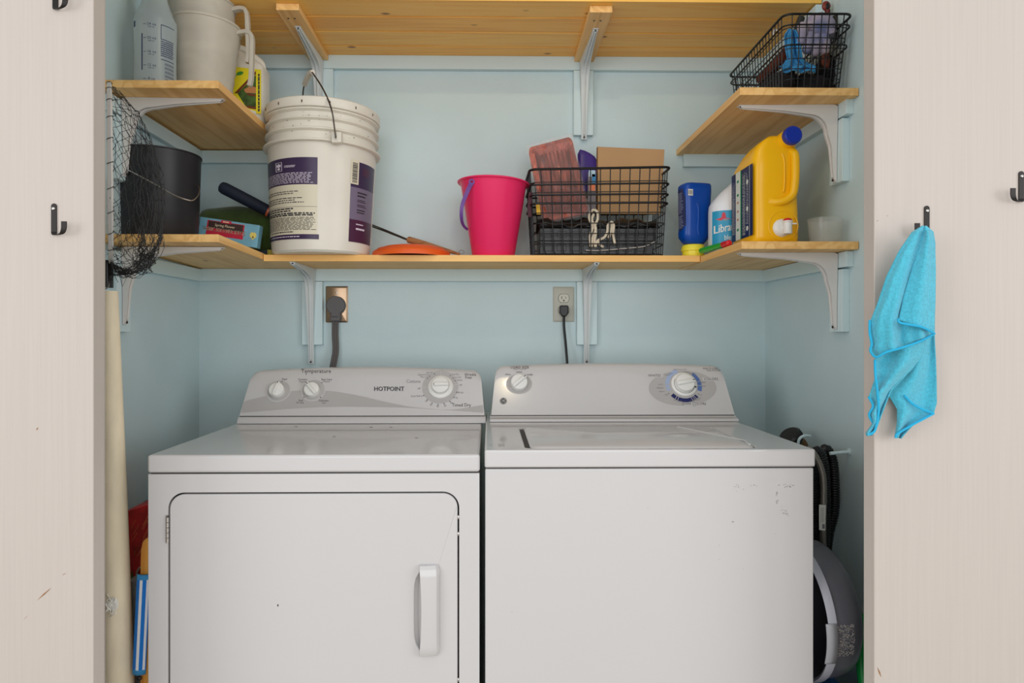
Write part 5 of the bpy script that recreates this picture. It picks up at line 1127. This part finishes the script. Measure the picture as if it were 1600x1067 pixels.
def bag(i, j):   # i round the hoop, j outwards
    s_ = j / NS; t = 2 * PI * (i + .5 * (j % 2)) / NA
    h = hoop(t); cen = Vector((hx_, ny, zc))
    # target line: the bag sags from the upper hoop out to the right and gathers low down
    topness = (h.z - z0_) / (z1_ - z0_)
    sag = Vector((0, 0, 0))
    a_ = s_ ** 1.1
    ctl = Vector((hx_ + .125 + .010 * topness, ny, z0_ + .01 + .30 * topness))
    fin = Vector((W(232, 0, ny).x + .018 * math.cos(t), ny + .02 * math.sin(t), WZ(385, ny) + .03 * topness - .02))
    p = h * (1 - a_) ** 2 + ctl * 2 * a_ * (1 - a_) + fin * a_ ** 2
    y_ = h.y * (1 - s_ * .72) + ny * s_ * .72
    low = .030 * math.sin(PI * min(1, s_ * 1.1)) * (1 - topness)
    jit = .0035
    return Vector((p.x + random.gauss(0, jit) * (j > 0), y_ + random.gauss(0, jit) * (j > 0), p.z - low + random.gauss(0, jit) * (j > 0)))
Bg = [[bag(i, j) for i in range(NA)] for j in range(NS + 1)]
for j in range(NS):
    for i in range(NA):
        p = Bg[j][i]; nb = [Bg[j + 1][i], Bg[j + 1][(i + (1 if j % 2 else -1)) % NA]]
        for q_ in nb:
            m_ = p.lerp(q_, .5) + Vector((random.gauss(0, .0015), random.gauss(0, .0015), -.002)); mb.tube([p, m_, q_], .00055, 4, 0, False, False)
        if j: mb.ball(p, .0012, 6)
ed = Bg[NS]   # gathered tail curling back to the hoop's foot
for i in range(0, NA):
    a_ = ed[i]; e1 = W(234 + random.gauss(0, 9), 406 + random.gauss(0, 5), ny + random.gauss(0, .02)); e2 = W(200 + random.gauss(0, 8), 427 + random.gauss(0, 4), ny + random.gauss(0, .02)); e3 = W(178 + random.gauss(0, 4), 420 + random.gauss(0, 5), ny + random.gauss(0, .01)); e4 = hoop(PI + random.gauss(0, .2))
    mb.tube(smooth([a_, e1, e2, e3, e4], 4), .0006, 4, 0, False, False)
for i in range(30):
    t = random.random(); pa = smooth([W(228 + random.gauss(0, 8), 385, ny), W(222, 410 + random.gauss(0, 6), ny), W(198, 426 + random.gauss(0, 4), ny), W(178, 418 + random.gauss(0, 5), ny)], 8)
    k_ = random.randrange(2, len(pa) - 5); mb.tube([pa[k_] + Vector((random.gauss(0, .006), random.gauss(0, .01), random.gauss(0, .006))), pa[k_ + 2] + Vector((random.gauss(0, .008), random.gauss(0, .01), random.gauss(0, .008))), pa[k_ + 4] + Vector((random.gauss(0, .008), 0, random.gauss(0, .008)))], .0006, 4, 0, False, False)
build('net_mesh', mb, mat('net_cord', (40, 40, 40), .6), root)
mb = MB()
for i in range(2, 22):
    t = 2 * PI * i / 48; p = hoop(t); d_ = (hoop(t + .05) - p).normalized()
    mb.tube([p + Vector((.0062 * math.cos(a_), 0, 0)) + d_.cross(Vector((1, 0, 0))) * .0048 * math.sin(a_) + d_ * .006 * math.sin(a_ * .5) for a_ in [2 * PI * k_ / 10 for k_ in range(11)]], .0008, 5) if i % 2 == 0 else None
for i in range(26, 46, 2):
    t = 2 * PI * i / 48; p = hoop(t); d_ = (hoop(t + .05) - p).normalized()
    mb.tube([p + Vector((.0062 * math.cos(a_), 0, 0)) + d_.cross(Vector((1, 0, 0))) * .0048 * math.sin(a_) for a_ in [2 * PI * k_ / 10 for k_ in range(11)]], .0008, 5)
build('lashing', mb, mat('lashing_cord', (30, 30, 30), .6), fr)
# ================================================================ narrow gap left of the dryer
cy = 1.425
mb = MB(); a_ = W(171, 455, cy); b_ = W(183, 1067, cy); dd = (b_ - a_); low_ = a_ + dd * ((a_.z - .001) / (-dd.z))
mb.tube([a_, a_ + dd * .5, b_, low_], [.0165, .0255, .0330, .034], 40)
root_ = solo('rolled_vinyl', mb, mat('cream_vinyl', (244, 230, 200), .55, bump=.5, bscale=60, var=.08, vscale=30, stretch=(1, 1, .3)), 'tall cream rolled sheet standing between the left jamb and the dryer', 'roll')
mb = MB(); random.seed(8)
for i in range(26):
    px = 172 + random.gauss(0, 4); py = 944 + random.gauss(0, 8); c_ = W(px, py, cy - .0325 + .0012 * ((px - 178) / 8) ** 2 * .5); mb.tube([c_, c_ + Vector((random.gauss(0, .004), -.001, random.gauss(0, .005))), c_ + Vector((random.gauss(0, .006), -.001, random.gauss(0, .006)))], .0009, 4)
c_ = W(177, 944, cy - .0318); mb.ball(c_, .011, 12, 0, (1, .12, 1.3)); o = build('torn_patch', mb, mat('torn_white', (250, 248, 240), .8), root_); o['kind'] = 'stuff'
# red tropical bag
gy = 1.60
q = lambda px, py, dy=0: W(px, py, gy + dy)
root = thing('shopping_bag', 'red shopping bag with a green leaf print behind the rolled sheet', 'bag', (q(215, 0).x, gy, 0))
mb = MB(); zt_ = q(200, 802).z
X0_, X1_ = WX(188, gy), WX(238, gy)
mb.loft([[Vector((X0_, gy, 0.001)), Vector((X1_, gy, 0.001)), Vector((X1_, gy + .22, 0.001)), Vector((X0_, gy + .22, .001))], [Vector((X0_, gy, q(200, 802).z)), Vector((X1_, gy, q(200, 786).z)), Vector((X1_, gy + .22, q(200, 786).z)), Vector((X0_, gy + .22, q(200, 802).z))]])
bgm = build('bag_body', mb, mat('red_print', (222, 44, 44), .55, var=.6, vscale=22, col2=(140, 32, 24)), root, bevel=.003)
gr = MB()
for i in range(9):
    a_ = q(203, 935); t = R(60 + i * 12); l = .05 + .01 * (i % 3); d_ = Vector((math.cos(t) * l, 0, math.sin(t) * l)); n_ = Vector((-d_.z, 0, d_.x)).normalized() * .005
    gr.add([a_ + Vector((0, -.0012 - .0001 * i, 0)), a_ + d_ * .5 + n_ + Vector((0, -.0012 - .0001 * i, 0)), a_ + d_ + Vector((0, -.0012 - .0001 * i, 0)), a_ + d_ * .5 - n_ + Vector((0, -.0012 - .0001 * i, 0))], [(0, 1, 2, 3)], 0)
for i in range(16): a_ = q(random.uniform(197, 228), random.uniform(808, 870)); gr.add([a_ + Vector((0, -.0011, 0)), a_ + Vector((.002, -.0011, .0)), a_ + Vector((.014, -.0011, .022)), a_ + Vector((.012, -.0011, .022))], [(0, 1, 2, 3)], 1)
a_ = q(222, 900); gr.tube([a_ + Vector((.012 * math.cos(t), -.002, .022 * math.sin(t))) for t in [R(60 + 15 * i) for i in range(10)]], .0025, 5, 2)
build('leaf_print', gr, [mat('leaf_print_green', (78, 110, 30), .6), mat('print_orange', (212, 96, 60), .6), mat('print_cream', (196, 170, 150), .6)], bgm)
mb = MB().box(WX(192, gy + .23), WX(240, gy + .23), gy + .23, gy + .30, .002, WZ(786, gy + .23)); mb.warp(lambda p: (p.x, p.y, p.z + (.012 if p.x > WX(215, gy + .23) and p.z > .1 else 0))); solo('teal_folder', mb, mat('dark_teal', (38, 82, 90), .5), 'dark teal case edge showing above the red shopping bag', 'case', bevel=.002)
hy = 1.50
mb = MB(); r_ = .026; X = WX(214, hy)
mb.box(X - r_ * .9, X + r_ * 1.2, hy, hy + .035, .003, WZ(905, hy)); 
for i in range(4): mb.box(X - r_ * .9 + .006 + i * .013, X - r_ * .9 + .010 + i * .013, hy - .003, hy, .01, WZ(912, hy))
solo('plastic_panel', mb, mat('grey_plastic', (140, 138, 136), .5), 'ribbed grey plastic panel behind the striped mop pad', 'panel', bevel=.004)
# wooden board brush with striped pad
my = 1.415
root = thing('mop_head', 'orange wooden paddle wrapped in a blue and white striped pad left of the dryer', 'mop', (WX(221, my), my, .42))
zt_ = WZ(838, my); X0_ = WX(219, my); X1_ = X0_ + .018
mb = MB(); pf = [(X0_ + .002, .003), (X1_ + .002, .003), (X1_ + .004, zt_ - .01)] ; P_ = [(X0_ - .001, .003), (X1_ - .001, .003), (X1_ - .001, zt_)]
P_ += [(X1_ - .001 - .017 * (1 - math.cos(t)), zt_ - .035 + .035 * math.cos(t) * 1 + 0) for t in []]
P_ += [(X0_ + .010, zt_ - .002), (X0_ + .004, zt_ - .010), (X0_ + .001, zt_ - .025), (X0_, zt_ - .05)]
mb.prism(P_, f3, my, my + .09); build('paddle', mb, wood('amber_wood', (226, 160, 70), (196, 124, 46), 2, .4, False, 6), root, bevel=.002)
def fpad(u, v): # u 0..1 across visible face, v 0..1 height
    zt2, zb2 = WZ(893, my), WZ(1047, my)
    zz_ = zb2 + (zt2 - zb2) * v; bend = (-6.5 + 7.5 * v - 2 * math.sin(PI * v) * 0) * .00132
    return Vector((X0_ - .004 + bend + .026 * u, my - .004 - .005 * math.sin(PI * u), zz_))
mb = MB(); mb.grid(60, 20, fpad, 0); rad = 9
for k_, (f_) in enumerate(mb.f):
    u = (k_ % 60) / 60; v = (k_ // 60) / 20
    mb.mi[k_] = 2 if (v < .045 or v >= .95) else (1 if (.30 < u < .52 or .78 < u < .92) else (0 if u < .62 else 0))
pd = build('striped_pad', mb, [mat('pad_blue', (30, 128, 222), .9, bump=1, bscale=400), mat('pad_white', (246, 247, 250), .9, bump=1, bscale=400), mat('pad_light_blue', (66, 150, 206), .9)], root, solid=.004)
mb = MB(); c_ = WX(219, my), WZ(1054, my); mb.tube([(c_[0] + .004 * math.cos(t), my - .003, c_[1] + .004 * math.sin(t)) for t in [2 * PI * i / 16 for i in range(16)]], .0012, 6, 0, True); build('snap_ring', mb, 'black', root)
# ================================================================ right of the washer
vy = 1.80
root = thing('hose_valve', 'black ribbed hose valve with pale lever behind the right edge of the washer', 'valve', W(1250, 700, vy))
a_ = W(1238, 686, vy); ax = Vector((-.62, -.25, .74)).normalized()
mb = MB().tube([a_ - ax * .008, a_ - ax * .002, a_ + ax * .014, a_ + ax * .020], [.026, .030, .030, .025], 32)
s1_ = ax.orthogonal().normalized(); s2_ = ax.cross(s1_)
for i in range(26): t = 2 * PI * i / 26; o_ = (s1_ * math.cos(t) + s2_ * math.sin(t)) * .030; mb.tube([a_ + o_, a_ + o_ + ax * .015], .0016, 5)
build('cap', mb, 'black', root)
mb = MB().tube([a_ - ax * .008, a_ - ax * .020, a_ - ax * .022, a_ - ax * .034], [.022, .023, .027, .027], 24); build('brass_body', mb, mat('aged_brass', (120, 92, 60), .4, .8), root)
mb = MB()
for i in range(5): b_ = a_ - ax * (.036 + .012 * i) + Vector((0, .0, -.002 * i * i)); mb.tube([b_, b_ - ax * .004, b_ - ax * .006, b_ - ax * .011], [.020, .0225, .0225, .0195], 20)
build('hose_end', mb, 'black', root)
mb = MB(); mb.tube(smooth([W(1247, 694, vy - .03), W(1249, 686, vy - .034), W(1256, 681, vy - .034), W(1266, 681, vy - .028)], 6), .0038, 8); build('lever', mb, 'trim', root)
# drain hose looped over a peg
py_ = 1.66
root = thing('drain_hose', 'black corrugated drain hose looped over a peg on the right wall', 'hose', W(1292, 830, py_))
def corr(pts, r):
    P_ = smooth(pts, 10); L_ = [P_[0]]; 
    tot = sum((P_[i + 1] - P_[i]).length for i in range(len(P_) - 1)); n_ = int(tot / .0021); out = []; acc = 0; i = 0; step = tot / n_
    for k_ in range(n_ + 1):
        d = k_ * step
        while i < len(P_) - 2 and acc + (P_[i + 1] - P_[i]).length < d: acc += (P_[i + 1] - P_[i]).length; i += 1
        seg = (P_[i + 1] - P_[i]); out.append(P_[i] + seg * (min(1, (d - acc) / seg.length)))
    return out, [r * (1.0 if (k_ // 1) % 3 else .84) for k_ in range(len(out))]
mb = MB()
pts, rs = corr([W(1270, 860, py_), W(1270, 760, py_), W(1271, 715, py_), W(1276, 704, py_), W(1285, 716, py_), W(1289, 750, py_), W(1290, 800, py_ - .0), W(1288, 850, py_), W(1284, 905, py_)], .0125); mb.tube(pts, rs, 14)
build('loop', mb, 'black', root, sharp=80)
mb = MB()
pts, rs = corr([W(1280, 860, py_ + .026), W(1283, 730, py_ + .026), W(1286, 706, py_ + .026), W(1292, 702, py_ + .026), W(1301, 720, py_ + .026), W(1304, 760, py_ + .026), W(1303, 800, py_ + .026), W(1294, 840, py_ + .026), W(1288, 905, py_ + .026)], .0125); mb.tube(pts, rs, 14)
build('loop', mb, 'black', root, sharp=80)
c_ = W(1313, 706, 1.665)
mb = MB().tube([(XR - .0005, 1.665, c_.z), (XR - .003, 1.665, c_.z), (XR - .0035, 1.665, c_.z), (XR - .05, 1.665, c_.z - .004)], [.009, .009, .0045, .0045], 12); solo('wall_peg', mb, 'trim', 'pale painted peg in the right wall holding the black hose', 'peg')
root = thing('steel_hose', 'shiny braided steel supply hose with a paper tag, in front of the black hose', 'hose', W(1287, 830, 1.67))
hp = smooth([W(1262, 700, 1.65), W(1271, 708, 1.64), W(1280, 724, 1.637), W(1286, 745, 1.635), W(1287, 775, 1.635), W(1286, 815, 1.635), W(1286, 900, 1.635)], 8)
mb = MB().tube(hp, .0078, 16); hs_ = build('hose', mb, mat('dull_steel', (150, 142, 134), .32, .9, bump=.5, bscale=900), root)
mb = MB(); fy = 1.622; a_ = [W(1280, 828, fy), W(1289.5, 829, fy), W(1290.5, 789, fy), W(1280, 788.5, fy)]
mb.loft([a_, [p + Vector((0, .0012, 0)) for p in a_]]); tg = build('paper_tag', mb, 'paperw', hs_)
gr = MB(); Lt = lambda u, v: W(1281 + 8.5 * u, 827 - 37 * v, fy - .0006)
fineprint(gr, lambda u, v: Lt(v, u), .3, .95, .1, .8, 4, 0, .3, .1)
gr.add([Lt(.45, .03), Lt(.9, .03), Lt(.9, .22), Lt(.45, .22)], [(0, 1, 2, 3)], 0)
build('print', gr, 'inkl', tg)
# grey tub standing on edge
tc = Vector((.712, 1.532, EZ - .632)); Rt = .158
root = thing('grey_tub', 'round charcoal plastic tub stored on edge between the washer and the right wall', 'tub', (tc.x, tc.y, tc.z - Rt))
Mt = Matrix.Translation(tc) @ Matrix.Rotation(R(4), 4, 'Z') @ Matrix.Rotation(R(-2), 4, 'Y') @ Matrix.Rotation(PI / 2, 4, 'Y')
mb = MB().lathe([(0, .082), (Rt * .60, .082), (Rt * .82, .078), (Rt * .91, .066), (Rt * .955, .045), (Rt * .965, .01), (Rt * .965, -.006), (Rt * .94, -.006), (Rt * .93, .01), (Rt * .90, .058), (Rt * .75, .074), (0, .077)], 96); mb.xf(Mt)
tb = build('tub_body', mb, mat('charcoal_plastic', (112, 112, 120), .3, var=.18, vscale=6), root, sharp=50)
mb = MB().lathe([(Rt * .945, -.010), (Rt * .985, -.014), (Rt * 1.0, -.006), (Rt * 1.0, .004), (Rt * .955, .006)], 96); mb.xf(Mt); build('rim', mb, mat('grey_rim', (178, 180, 190), .35), tb)
fa = None
for cand in (0, 90, 180, 270):
    p = Mt @ Vector((Rt * math.cos(R(cand)), Rt * math.sin(R(cand)), 0))
    if fa is None or p.y < fa[1]: fa = (cand, p.y)
mb = MB()
mb.grid(18, 1, lambda u, v: Mt @ Vector((Rt * 1.004 * math.cos(R(fa[0] - 10 + 32 * u)), Rt * 1.004 * math.sin(R(fa[0] - 10 + 32 * u)), -.021 + .024 * v))); build('rim_tab', mb, mat('rim_tab_grey', (164, 166, 172), .4), tb, solid=.003)
gr = MB(); random.seed(4)
def ft(a_, x_, off=.0012): return Mt @ Vector(((Rt * (.9665 - .010 * max(0, (x_ - .01)) / .035) + off) * math.cos(a_), (Rt * (.9665 - .010 * max(0, (x_ - .01)) / .035) + off) * math.sin(a_), x_))
TA = -1
build_lab = []
for i in range(420):
    a_ = R(random.uniform(-8, 18)) ; x_ = random.uniform(.008, .044); s_ = random.uniform(.0005, .0016)
    gr.add([ft(a0_ + a_, x0__ + x_, .0010) for a0_, x0__ in ((-s_ * 5, -s_), (s_ * 5, -s_ * .6), (s_ * 3, s_), (-s_ * 4, s_ * .8))], [(0, 1, 2, 3)], 0)
inv = Mt.inverted()
for i in range(gr.n()):
    gr.v[i] = Mt @ (Matrix.Rotation(R(fa[0]), 4, 'Z') @ (inv @ gr.v[i]))
o = build('worn_label', gr, mat('label_residue', (168, 164, 160), .8), tb); o['kind'] = 'stuff'
# things under the tub
zt_ = tc.z - Rt - .0
mb = MB().box(.684, .80, 1.42, 1.66, .002, zt_ - .006); solo('blue_crate', mb, mat('crate_blue', (24, 92, 160), .45), 'blue plastic crate low between the washer and the right jamb', 'crate', bevel=.004)
mb = MB(); gx = .845
mb.tube(smooth([(gx - .015, 1.40, .003), (gx - .01, 1.42, .15), (gx - .005, 1.46, .3), (gx + .0, 1.50, .44), (gx + .01, 1.52, .52)], 6), .012, 12); solo('green_handle', mb, mat('vivid_green', (20, 160, 70), .4), 'bright green tool handle leaning behind the grey tub', 'handle')
# ================================================================ hooks and turquoise towel
M['hook'] = mat('black_hook_metal', (36, 32, 30), .38, .5)
def hook(label, px, py, zdrop, jx):
    root = thing('wall_hook', label, 'hook', (0, 0, 0), 'black metal door hooks')
    mb = MB(); w_ = .0048; h = .052
    P_ = [(w_ * math.cos(t), h / 2 - w_ + w_ * math.sin(t)) for t in [PI * i / 10 for i in range(11)]] + [(-w_, -h / 2), (w_, -h / 2)]
    mb.prism(P_, lambda u, v, d: (u, d, v), -.002, 0)
    # J: out from the plate foot, then up
    prof = smooth([(0, -.001, -h / 2 + .002), (.004, -.005, -h / 2 - .004), (.020, -.012, -h / 2 - .003), (.026, -.015, -h / 2 + .005), (.027, -.016, -h / 2 + .018)], 5); r_ = []
    for i, p in enumerate(prof):
        a_ = prof[max(0, i - 1)]; b_ = prof[min(len(prof) - 1, i + 1)]; t = (b_ - a_).normalized(); n_ = Vector((0, -t.z, t.y))
        r_.append([p + n_ * s1 * .001 + Vector((s2 * w_, 0, 0)) for s1, s2 in ((-1, -1), (-1, 1), (1, 1), (1, -1))])
    mb.loft(r_); build('plate', mb, 'hook', root, bevel=.0004)
    s_ = MB().lathe([(0, .0022), (.0024, .0016), (.003, 0)], 14); s_.xf(Matrix.Translation((0, -.002, h / 2 - .009)) @ Matrix.Rotation(PI / 2, 4, 'X')); build('screw', s_, 'steel', root)
    return root
h0 = hook('black metal hook on the left door, middle height, empty', 84, 342, 0, 0)
c_ = W(85, 341, YD - .0002); h0.location = (c_.x, YD - .0002, c_.z)
for px, py, l in ((1447.5, 344, 'black metal hook on the right door holding the turquoise towel'), (1595, 290, 'black metal hook at the right edge of the photo, empty'), (87, -10, 'black metal hook cut off by the top edge on the left door')):
    c_ = W(px, py, YD - .0002); dup(h0, (c_.x, YD - .0002, c_.z), None, l, scale=(-1 if px > 800 else 1, 1, 1))
root = None
# towel: three overlapping falls of one cloth
M['towel'] = mat('turquoise_microfibre', (84, 206, 232), .95, bump=2.0, bscale=900, var=.12, vscale=260, sheen=.3)
M['hem'] = mat('towel_hem', (38, 178, 222), .8, bump=1, bscale=900)
def fall(mb, Lp, Rp, y0, fold, nu=40, nv=60, m=0):
    def fn(u, v):
        a_ = polyat(Lp, v); b_ = polyat(Rp, v); p = a_.lerp(b_, u); y = y0 + fold(u, v)
        return W(p.x, p.y, y)
    mb.grid(nu, nv, fn, m); return fn
mb = MB(); mh = MB()
yt_ = 1.160
LA = [(1441, 353), (1425, 363), (1405, 392), (1385, 432), (1371, 474), (1360.5, 500), (1359, 520), (1362, 536), (1360, 548), (1369, 558)]
RA = [(1447, 353), (1458, 362), (1461, 380), (1461, 420), (1461, 450), (1461, 480), (1461, 500), (1460, 521)]
fa_ = fall(mb, LA, RA, yt_, lambda u, v: (.007 * math.sin(u * 13 + 1.2) * (.25 + v) + .004 * math.sin(u * 27 + v * 2) * v) - .010 * math.sin(PI * u) * v - .014)
LA2 = [(1444, 360), (1433, 392), (1420, 436), (1412, 462), (1404, 500)]
RA2 = [(1454, 361), (1460, 374), (1461.5, 420), (1461, 470), (1459, 519)]
fb_ = fall(mb, LA2, RA2, yt_ - .034, lambda u, v: .003 * math.sin(u * 9) + .020 * (abs(u - .55) * 1.6) ** 3 + .012 * (1 - v))
LB = [(1369, 556), (1366, 566), (1369, 588), (1366, 596), (1357, 620), (1364, 634), (1358, 648), (1364, 661), (1353, 677), (1355, 681)]
RB = [(1446, 532), (1440, 556), (1424, 578), (1406, 596), (1392, 610), (1384, 630), (1377, 648), (1371, 664), (1368, 672), (1362, 680)]
fall(mb, LB, RB, yt_ + .003, lambda u, v: .009 * math.sin(u * 7 + v * 3) - .012 * u * (1 - v) + .004 * math.sin(v * 22) * (1 - u))
LC = [(1432, 520), (1412, 588), (1387, 616), (1402, 639), (1402, 660), (1399, 680), (1401, 684)]
RC = [(1460, 505), (1460, 528), (1462, 560), (1463.5, 600), (1464, 630), (1459, 646), (1428, 663), (1408, 685)]
fall(mb, LC, RC, yt_ + .014, lambda u, v: .006 * math.sin(u * 8 + 1 + v * 2) + .002 * math.sin(v * 14))
LD = [(1402, 602), (1410, 618), (1425, 626)]
tw = solo('hand_towel', mb, 'towel', 'turquoise microfibre towel hanging on the right door hook', 'towel', solid=.0022, sharp=90)
def hem(pts, y, r=.0021):
    mh.tube(smooth([W(px, py, y + dy) for px, py, dy in pts], 6), r, 8)
hem([(1359, 500, -.006), (1359, 520, -.008), (1362, 537, -.010), (1360, 548, -.012), (1369, 558, -.022), (1385, 550, -.030), (1410, 543, -.034), (1440, 532, -.030), (1460, 521, -.020)], yt_)
hem([(1403, 498, -.040), (1406, 504, -.040), (1420, 507, -.041), (1440, 511, -.041), (1460, 521, -.030)], yt_)
hem([(1367, 562, -.006), (1368, 588, -.008), (1371, 612, -.008), (1373, 640, -.008), (1370, 660, -.008), (1366, 674, -.006), (1355, 680, -.004)], yt_)
hem([(1357, 620, .0), (1364, 634, .0), (1358, 648, .0), (1364, 661, .0)], yt_)
hem([(1413, 618, .006), (1425, 630, .004), (1440, 639, .004), (1459, 646, .006)], yt_)
hem([(1459, 646, .006), (1440, 656, .006), (1425, 664, .006), (1402, 678, .006), (1400, 684, .006)], yt_)
build('hem', mh, 'hem', tw)
# dents and marks on the doors
mb = MB()
def mark(px, py, l, w_, a_): c_ = W(px, py, YD - .0003); ca, sa = math.cos(a_), math.sin(a_); mb.add([(c_.x + ca * l * s1 - sa * w_ * s2, c_.y, c_.z + sa * l * s1 + ca * w_ * s2) for s1, s2 in ((-1, 0), (0, -1), (.6, -.6), (1, 0), (0, 1))], [(0, 1, 2, 3, 4)])
mark(69, 928, .017, .0013, R(42)); mark(100, 897, .004, .0005, R(30)); mark(40, 965, .006, .0002, R(45)); mark(58, 670, .003, .0012, 1); mark(1374, 1050, .010, .0015, -1.2); mark(1371, 345, .003, .0004, .6); mark(1387, 337, .0014, .0005, .6); mark(85, 318, .001, .0006, 0)
build('scratch_marks', mb, mat('scratch_brown', (150, 112, 76), .7), bpy.data.objects['door_1'])
